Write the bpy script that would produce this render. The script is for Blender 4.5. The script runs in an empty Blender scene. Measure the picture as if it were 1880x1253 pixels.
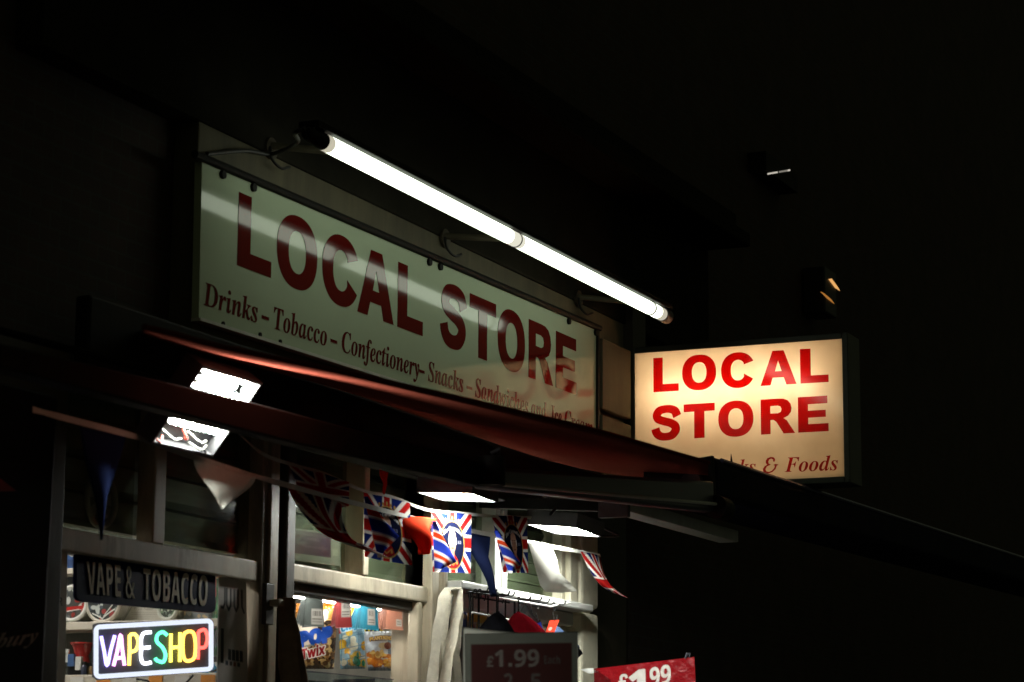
import bpy, math, random
import numpy as np
from mathutils import Vector, Matrix
random.seed(7)
S = bpy.context.scene
COL = S.collection
R = math.radians

# ------------------------------------------------------------------ camera
YAW, PITCH, ROLL = R(24.196), R(10.534), R(0.382)
DIST = 4.5                                  # metres from the shop front, across the pavement
EYE = Vector((0, -DIST, 1.6))
_f = Vector((math.cos(YAW) * math.cos(PITCH), math.sin(YAW) * math.cos(PITCH), math.sin(PITCH)))
_r = Vector((math.sin(YAW), -math.cos(YAW), 0))
_u = _r.cross(_f)
_r, _u = _r * math.cos(ROLL) + _u * math.sin(ROLL), _u * math.cos(ROLL) - _r * math.sin(ROLL)
FPX = 4439.0                                # 85 mm lens on a 36 mm frame 1880 px wide
cam = bpy.data.cameras.new('camera'); cam.lens = 85.0; cam.sensor_width = 36.0; cam.clip_end = 400
cam.dof.use_dof = True; cam.dof.focus_distance = 11.6; cam.dof.aperture_fstop = 5.6
camo = bpy.data.objects.new('camera', cam); COL.objects.link(camo)
camo.matrix_world = Matrix(((_r.x, _u.x, -_f.x, EYE.x), (_r.y, _u.y, -_f.y, EYE.y), (_r.z, _u.z, -_f.z, EYE.z), (0, 0, 0, 1)))
S.camera = camo
S.render.resolution_x, S.render.resolution_y = 1024, 682

# ------------------------------------------------------------------ night sky, exposure
W = bpy.data.worlds.new('World'); S.world = W; W.use_nodes = True
bg = W.node_tree.nodes['Background']
bg.inputs[0].default_value = (1.0, 1.08, 0.62, 1); bg.inputs[1].default_value = 0.028
S.view_settings.view_transform = 'Standard'; S.view_settings.look = 'None'
S.view_settings.exposure = 0; S.view_settings.gamma = 1; S.view_settings.use_curve_mapping = False
S.cycles.use_denoising = True
S.cycles.max_bounces = 10; S.cycles.transparent_max_bounces = 16
S.cycles.sample_clamp_indirect = 4.0; S.cycles.caustics_reflective = False; S.cycles.caustics_refractive = False
TUBE, FLOOD, BLADE, NEON, SHOP = 3.5, 240.0, 6.4, 2.4, 7.5     # how strongly each kind of lamp glows

# ------------------------------------------------------------------ helpers
def ray(px, py):
    return _f + _r * ((px - 940) / FPX) - _u * ((py - 626.5) / FPX)
def P(px, py, y=None, x=None, z=None):
    """the point of a real plane (y, x or z constant) measured at a pixel of the photograph"""
    d = ray(px, py)
    t = (y - EYE.y) / d.y if y is not None else (x - EYE.x) / d.x if x is not None else (z - EYE.z) / d.z
    return EYE + d * t
class Plane:
    """a tilted plane through a point: px -> point"""
    def __init__(s, o, n): s.o = Vector(o); s.n = Vector(n).normalized()
    def __call__(s, px, py):
        d = ray(px, py); return EYE + d * ((s.o - EYE).dot(s.n) / d.dot(s.n))
def facing(px, py, y, turn=0.0, lean=0.0):
    """a plane through the pixel's point at depth y that faces the pavement, turned and leaned a little"""
    o = P(px, py, y=y); d = (EYE - o); d.z = 0; d.normalize()
    d = Matrix.Rotation(turn, 3, 'Z') @ d
    return Plane(o, Vector((d.x, d.y, lean)))
def hexc(h):
    h = h.lstrip('#'); out = []
    for i in (0, 2, 4):
        v = int(h[i:i + 2], 16) / 255; out.append(v / 12.92 if v <= .04045 else ((v + .055) / 1.055) ** 2.4)
    return tuple(out)
OFF = {}
def link(o, parent=None):
    COL.objects.link(o)
    if parent is not None:
        o.parent = parent; OFF[o.name] = OFF[parent.name]
    else: OFF[o.name] = Vector((0, 0, 0))
    return o
def tag(o, label=None, cat=None, group=None, kind=None):
    if label: o['label'] = label
    if cat: o['category'] = cat
    if group: o['group'] = group
    if kind: o['kind'] = kind
    return o
def thing(name, loc, label, cat, group=None):
    o = bpy.data.objects.new(name, None); COL.objects.link(o); o.location = loc; o.empty_display_size = .1
    OFF[o.name] = Vector(loc)
    return tag(o, label, cat, group)
class MB:
    def __init__(s): s.v = []; s.f = []
    def add(s, v, f):
        n = len(s.v); s.v += [Vector(q) for q in v]; s.f += [tuple(i + n for i in q) for q in f]; return s
    def box(s, a, b):
        x0, y0, z0 = a; x1, y1, z1 = b
        return s.add([(x0, y0, z0), (x1, y0, z0), (x1, y1, z0), (x0, y1, z0), (x0, y0, z1), (x1, y0, z1), (x1, y1, z1), (x0, y1, z1)],
                     [(3, 2, 1, 0), (4, 5, 6, 7), (0, 1, 5, 4), (1, 2, 6, 5), (2, 3, 7, 6), (3, 0, 4, 7)])
    def prism(s, pts, vec):
        n = len(pts); vec = Vector(vec); p = [Vector(q) for q in pts]
        return s.add(p + [q + vec for q in p], [tuple(range(n - 1, -1, -1)), tuple(range(n, 2 * n))] + [(i, (i + 1) % n, (i + 1) % n + n, i + n) for i in range(n)])
    def tube(s, path, r, n=10, caps=True, closed=False):
        path = [Vector(q) for q in path]; m = len(path); rs = r if isinstance(r, (list, tuple)) else [r] * m
        base = len(s.v); prev = None
        for i, p in enumerate(path):
            if closed: t = path[(i + 1) % m] - path[i - 1]
            else: t = path[min(i + 1, m - 1)] - path[max(i - 1, 0)]
            t.normalize()
            if prev is None:
                a = Vector((0, 0, 1)) if abs(t.z) < .9 else Vector((1, 0, 0))
                e = t.cross(a).normalized()
            else: e = (prev - t * prev.dot(t)).normalized()
            prev = e; g = t.cross(e)
            for k in range(n):
                an = 2 * math.pi * k / n
                s.v.append(p + (e * math.cos(an) + g * math.sin(an)) * rs[i])
        for i in range(m if closed else m - 1):
            j = (i + 1) % m
            for k in range(n):
                l = (k + 1) % n
                s.f.append((base + i * n + k, base + i * n + l, base + j * n + l, base + j * n + k))
        if caps and not closed:
            s.f.append(tuple(base + k for k in range(n - 1, -1, -1))); s.f.append(tuple(base + (m - 1) * n + k for k in range(n)))
        return s
    def ribbon(s, path, w, t=.003):
        """path: points; w: width vectors (one or a list); a strap of real thickness"""
        path = [Vector(q) for q in path]; m = len(path); ws = w if isinstance(w, list) else [Vector(w)] * m
        base = len(s.v)
        for i, p in enumerate(path):
            tg = (path[min(i + 1, m - 1)] - path[max(i - 1, 0)]).normalized(); nn = tg.cross(ws[i]).normalized() * t / 2
            for a, b in ((-.5, -1), (.5, -1), (.5, 1), (-.5, 1)): s.v.append(p + ws[i] * a + nn * b)
        for i in range(m - 1):
            for k in range(4):
                l = (k + 1) % 4; s.f.append((base + i * 4 + k, base + i * 4 + l, base + i * 4 + 4 + l, base + i * 4 + 4 + k))
        s.f.append((base + 3, base + 2, base + 1, base)); e = base + (m - 1) * 4; s.f.append((e, e + 1, e + 2, e + 3))
        return s
    def disc(s, c, n, r, t, k=20):
        c = Vector(c); n = Vector(n).normalized()
        return s.tube([c, c + n * t], r, k)
    def build(s, name, mat, parent=None, bevel=0, smooth=False):
        off = OFF[parent.name] if parent is not None else Vector((0, 0, 0))
        me = bpy.data.meshes.new(name); me.from_pydata([v - off for v in s.v], [], s.f); me.update()
        import bmesh
        b = bmesh.new(); b.from_mesh(me); bmesh.ops.recalc_face_normals(b, faces=b.faces); b.to_mesh(me); b.free()
        me.materials.append(mat)
        if smooth:
            me.polygons.foreach_set('use_smooth', [True] * len(me.polygons))
            try: me.set_sharp_from_angle(angle=R(40))
            except Exception: pass
        o = link(bpy.data.objects.new(name, me), parent)
        if bevel:
            m = o.modifiers.new('bevel', 'BEVEL'); m.width = bevel; m.segments = 2; m.limit_method = 'ANGLE'
        return o
def bez(pts, n=8):
    """Catmull-Rom through points"""
    p = [Vector(q) for q in pts]; p = [p[0] * 2 - p[1]] + p + [p[-1] * 2 - p[-2]]; out = []
    for i in range(1, len(p) - 2):
        for k in range(n):
            t = k / n
            out.append(.5 * ((2 * p[i]) + (p[i + 1] - p[i - 1]) * t + (2 * p[i - 1] - 5 * p[i] + 4 * p[i + 1] - p[i + 2]) * t * t + (3 * p[i] - p[i - 1] - 3 * p[i + 1] + p[i + 2]) * t ** 3))
    out.append(p[-2]); return out

# ------------------------------------------------------------------ materials
def mat(name, col, rough=.6, metal=0, var=.25, scale=6, bump=0, stretch=(1, 1, 1), spec=.5, dirt=None, dirt_amt=.5, coat=0):
    m = bpy.data.materials.new(name); m.use_nodes = True; nt = m.node_tree; b = nt.nodes['Principled BSDF']
    b.inputs['Roughness'].default_value = rough; b.inputs['Metallic'].default_value = metal; b.inputs['Specular IOR Level'].default_value = spec
    b.inputs['Coat Weight'].default_value = coat; b.inputs['Coat Roughness'].default_value = .07
    tc = nt.nodes.new('ShaderNodeTexCoord'); mp = nt.nodes.new('ShaderNodeMapping'); mp.inputs['Scale'].default_value = stretch
    nt.links.new(tc.outputs['Object'], mp.inputs[0])
    nz = nt.nodes.new('ShaderNodeTexNoise'); nz.inputs['Scale'].default_value = scale; nz.inputs['Detail'].default_value = 7; nz.inputs['Roughness'].default_value = .62
    nt.links.new(mp.outputs[0], nz.inputs['Vector'])
    cr = nt.nodes.new('ShaderNodeValToRGB'); c = Vector(col)
    cr.color_ramp.elements[0].position = .3; cr.color_ramp.elements[1].position = .7
    cr.color_ramp.elements[0].color = (*(c * (1 - var)), 1); cr.color_ramp.elements[1].color = (*[min(1, q) for q in c * (1 + var * .6)], 1)
    nt.links.new(nz.outputs['Fac'], cr.inputs[0]); out = cr.outputs[0]
    if dirt:
        n2 = nt.nodes.new('ShaderNodeTexNoise'); n2.inputs['Scale'].default_value = scale * .55; n2.inputs['Detail'].default_value = 9; n2.inputs['Roughness'].default_value = .72
        nt.links.new(mp.outputs[0], n2.inputs['Vector'])
        r2 = nt.nodes.new('ShaderNodeValToRGB'); r2.color_ramp.elements[0].position = .5; r2.color_ramp.elements[1].position = .68
        r2.color_ramp.elements[1].color = (dirt_amt, dirt_amt, dirt_amt, 1)
        nt.links.new(n2.outputs['Fac'], r2.inputs[0])
        mx = nt.nodes.new('ShaderNodeMix'); mx.data_type = 'RGBA'
        nt.links.new(r2.outputs[0], mx.inputs[0]); nt.links.new(out, mx.inputs[6]); mx.inputs[7].default_value = (*dirt, 1); out = mx.outputs[2]
    nt.links.new(out, b.inputs['Base Color'])
    if bump:
        bp = nt.nodes.new('ShaderNodeBump'); bp.inputs['Strength'].default_value = bump; bp.inputs['Distance'].default_value = .01
        nt.links.new(nz.outputs['Fac'], bp.inputs['Height']); nt.links.new(bp.outputs[0], b.inputs['Normal'])
        if coat: nt.links.new(bp.outputs[0], b.inputs['Coat Normal'])
    rr = nt.nodes.new('ShaderNodeMapRange'); rr.inputs[3].default_value = rough * .8; rr.inputs[4].default_value = min(1, rough * 1.25)
    nt.links.new(nz.outputs['Fac'], rr.inputs[0]); nt.links.new(rr.outputs[0], b.inputs['Roughness'])
    return m
def emit(name, col, strength):
    m = bpy.data.materials.new(name); m.use_nodes = True; nt = m.node_tree; nt.nodes.remove(nt.nodes['Principled BSDF'])
    e = nt.nodes.new('ShaderNodeEmission'); e.inputs[0].default_value = (*col, 1); e.inputs[1].default_value = strength
    nt.links.new(e.outputs[0], nt.nodes['Material Output'].inputs[0]); return m
def facing_mix(nt, lo=.04, hi=.96):
    lw = nt.nodes.new('ShaderNodeLayerWeight'); lw.inputs[0].default_value = .5
    p = nt.nodes.new('ShaderNodeMath'); p.operation = 'POWER'; p.inputs[1].default_value = 5; nt.links.new(lw.outputs['Facing'], p.inputs[0])
    a = nt.nodes.new('ShaderNodeMath'); a.operation = 'MULTIPLY_ADD'; a.inputs[1].default_value = hi; a.inputs[2].default_value = lo; nt.links.new(p.outputs[0], a.inputs[0]); return a
def glass_mat(name, tint=(1, 1, 1), smear=.04):
    m = bpy.data.materials.new(name); m.use_nodes = True; nt = m.node_tree; nt.nodes.remove(nt.nodes['Principled BSDF'])
    t = nt.nodes.new('ShaderNodeBsdfTransparent'); t.inputs[0].default_value = (*tint, 1)
    g = nt.nodes.new('ShaderNodeBsdfGlossy'); g.inputs['Roughness'].default_value = smear
    fr = facing_mix(nt)
    mx = nt.nodes.new('ShaderNodeMixShader'); nt.links.new(fr.outputs[0], mx.inputs[0]); nt.links.new(t.outputs[0], mx.inputs[1]); nt.links.new(g.outputs[0], mx.inputs[2])
    d = nt.nodes.new('ShaderNodeBsdfDiffuse'); d.inputs[0].default_value = (.5, .5, .45, 1)     # dust on the pane
    nz = nt.nodes.new('ShaderNodeTexNoise'); nz.inputs['Scale'].default_value = 9; nz.inputs['Detail'].default_value = 8
    tc = nt.nodes.new('ShaderNodeTexCoord'); nt.links.new(tc.outputs['Object'], nz.inputs['Vector'])
    mr = nt.nodes.new('ShaderNodeMapRange'); mr.inputs[1].default_value = .45; mr.inputs[2].default_value = .8; mr.inputs[3].default_value = .0; mr.inputs[4].default_value = .015
    nt.links.new(nz.outputs['Fac'], mr.inputs[0])
    m2 = nt.nodes.new('ShaderNodeMixShader'); nt.links.new(mr.outputs[0], m2.inputs[0]); nt.links.new(mx.outputs[0], m2.inputs[1]); nt.links.new(d.outputs[0], m2.inputs[2])
    nt.links.new(m2.outputs[0], nt.nodes['Material Output'].inputs[0]); return m
def cloth(name, col, trans=.35, rough=.8):
    """thin cloth or film that lets some light through"""
    m = bpy.data.materials.new(name); m.use_nodes = True; nt = m.node_tree; b = nt.nodes['Principled BSDF']
    b.inputs['Roughness'].default_value = rough; b.inputs['Specular IOR Level'].default_value = 0
    tc = nt.nodes.new('ShaderNodeTexCoord'); nz = nt.nodes.new('ShaderNodeTexNoise'); nz.inputs['Scale'].default_value = 14; nz.inputs['Detail'].default_value = 6
    nt.links.new(tc.outputs['Object'], nz.inputs['Vector'])
    cr = nt.nodes.new('ShaderNodeValToRGB'); c = Vector(col)
    cr.color_ramp.elements[0].color = (*(c * .75), 1); cr.color_ramp.elements[1].color = (*[min(1, q) for q in c * 1.15], 1)
    nt.links.new(nz.outputs['Fac'], cr.inputs[0]); nt.links.new(cr.outputs[0], b.inputs['Base Color'])
    tr = nt.nodes.new('ShaderNodeBsdfTranslucent'); nt.links.new(cr.outputs[0], tr.inputs[0])
    mx = nt.nodes.new('ShaderNodeMixShader'); mx.inputs[0].default_value = trans
    nt.links.new(b.outputs[0], mx.inputs[1]); nt.links.new(tr.outputs[0], mx.inputs[2]); nt.links.new(mx.outputs[0], nt.nodes['Material Output'].inputs[0]); return m
def print_mat(name, rough=.45, trans=0, bump=0):
    m = bpy.data.materials.new(name); m.use_nodes = True; nt = m.node_tree; b = nt.nodes['Principled BSDF']
    a = nt.nodes.new('ShaderNodeAttribute'); a.attribute_name = 'ink'
    nz = nt.nodes.new('ShaderNodeTexNoise'); nz.inputs['Scale'].default_value = 40; nz.inputs['Detail'].default_value = 5
    tc = nt.nodes.new('ShaderNodeTexCoord'); nt.links.new(tc.outputs['Object'], nz.inputs['Vector'])
    mr = nt.nodes.new('ShaderNodeMapRange'); mr.inputs[3].default_value = .86; mr.inputs[4].default_value = 1.1; nt.links.new(nz.outputs['Fac'], mr.inputs[0])
    mx = nt.nodes.new('ShaderNodeVectorMath'); mx.operation = 'SCALE'; nt.links.new(a.outputs['Color'], mx.inputs[0]); nt.links.new(mr.outputs[0], mx.inputs[3])
    nt.links.new(mx.outputs[0], b.inputs['Base Color']); b.inputs['Roughness'].default_value = rough
    if trans: b.inputs['Specular IOR Level'].default_value = 0
    if bump:
        n3 = nt.nodes.new('ShaderNodeTexNoise'); n3.inputs['Scale'].default_value = 22; n3.inputs['Detail'].default_value = 3; nt.links.new(tc.outputs['Object'], n3.inputs['Vector'])
        bp = nt.nodes.new('ShaderNodeBump'); bp.inputs['Strength'].default_value = bump; bp.inputs['Distance'].default_value = .01
        nt.links.new(n3.outputs['Fac'], bp.inputs['Height']); nt.links.new(bp.outputs[0], b.inputs['Normal'])
    if trans:
        tr = nt.nodes.new('ShaderNodeBsdfTranslucent'); nt.links.new(mx.outputs[0], tr.inputs[0])
        ms = nt.nodes.new('ShaderNodeMixShader'); ms.inputs[0].default_value = trans
        nt.links.new(b.outputs[0], ms.inputs[1]); nt.links.new(tr.outputs[0], ms.inputs[2]); nt.links.new(ms.outputs[0], nt.nodes['Material Output'].inputs[0])
    return m

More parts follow.
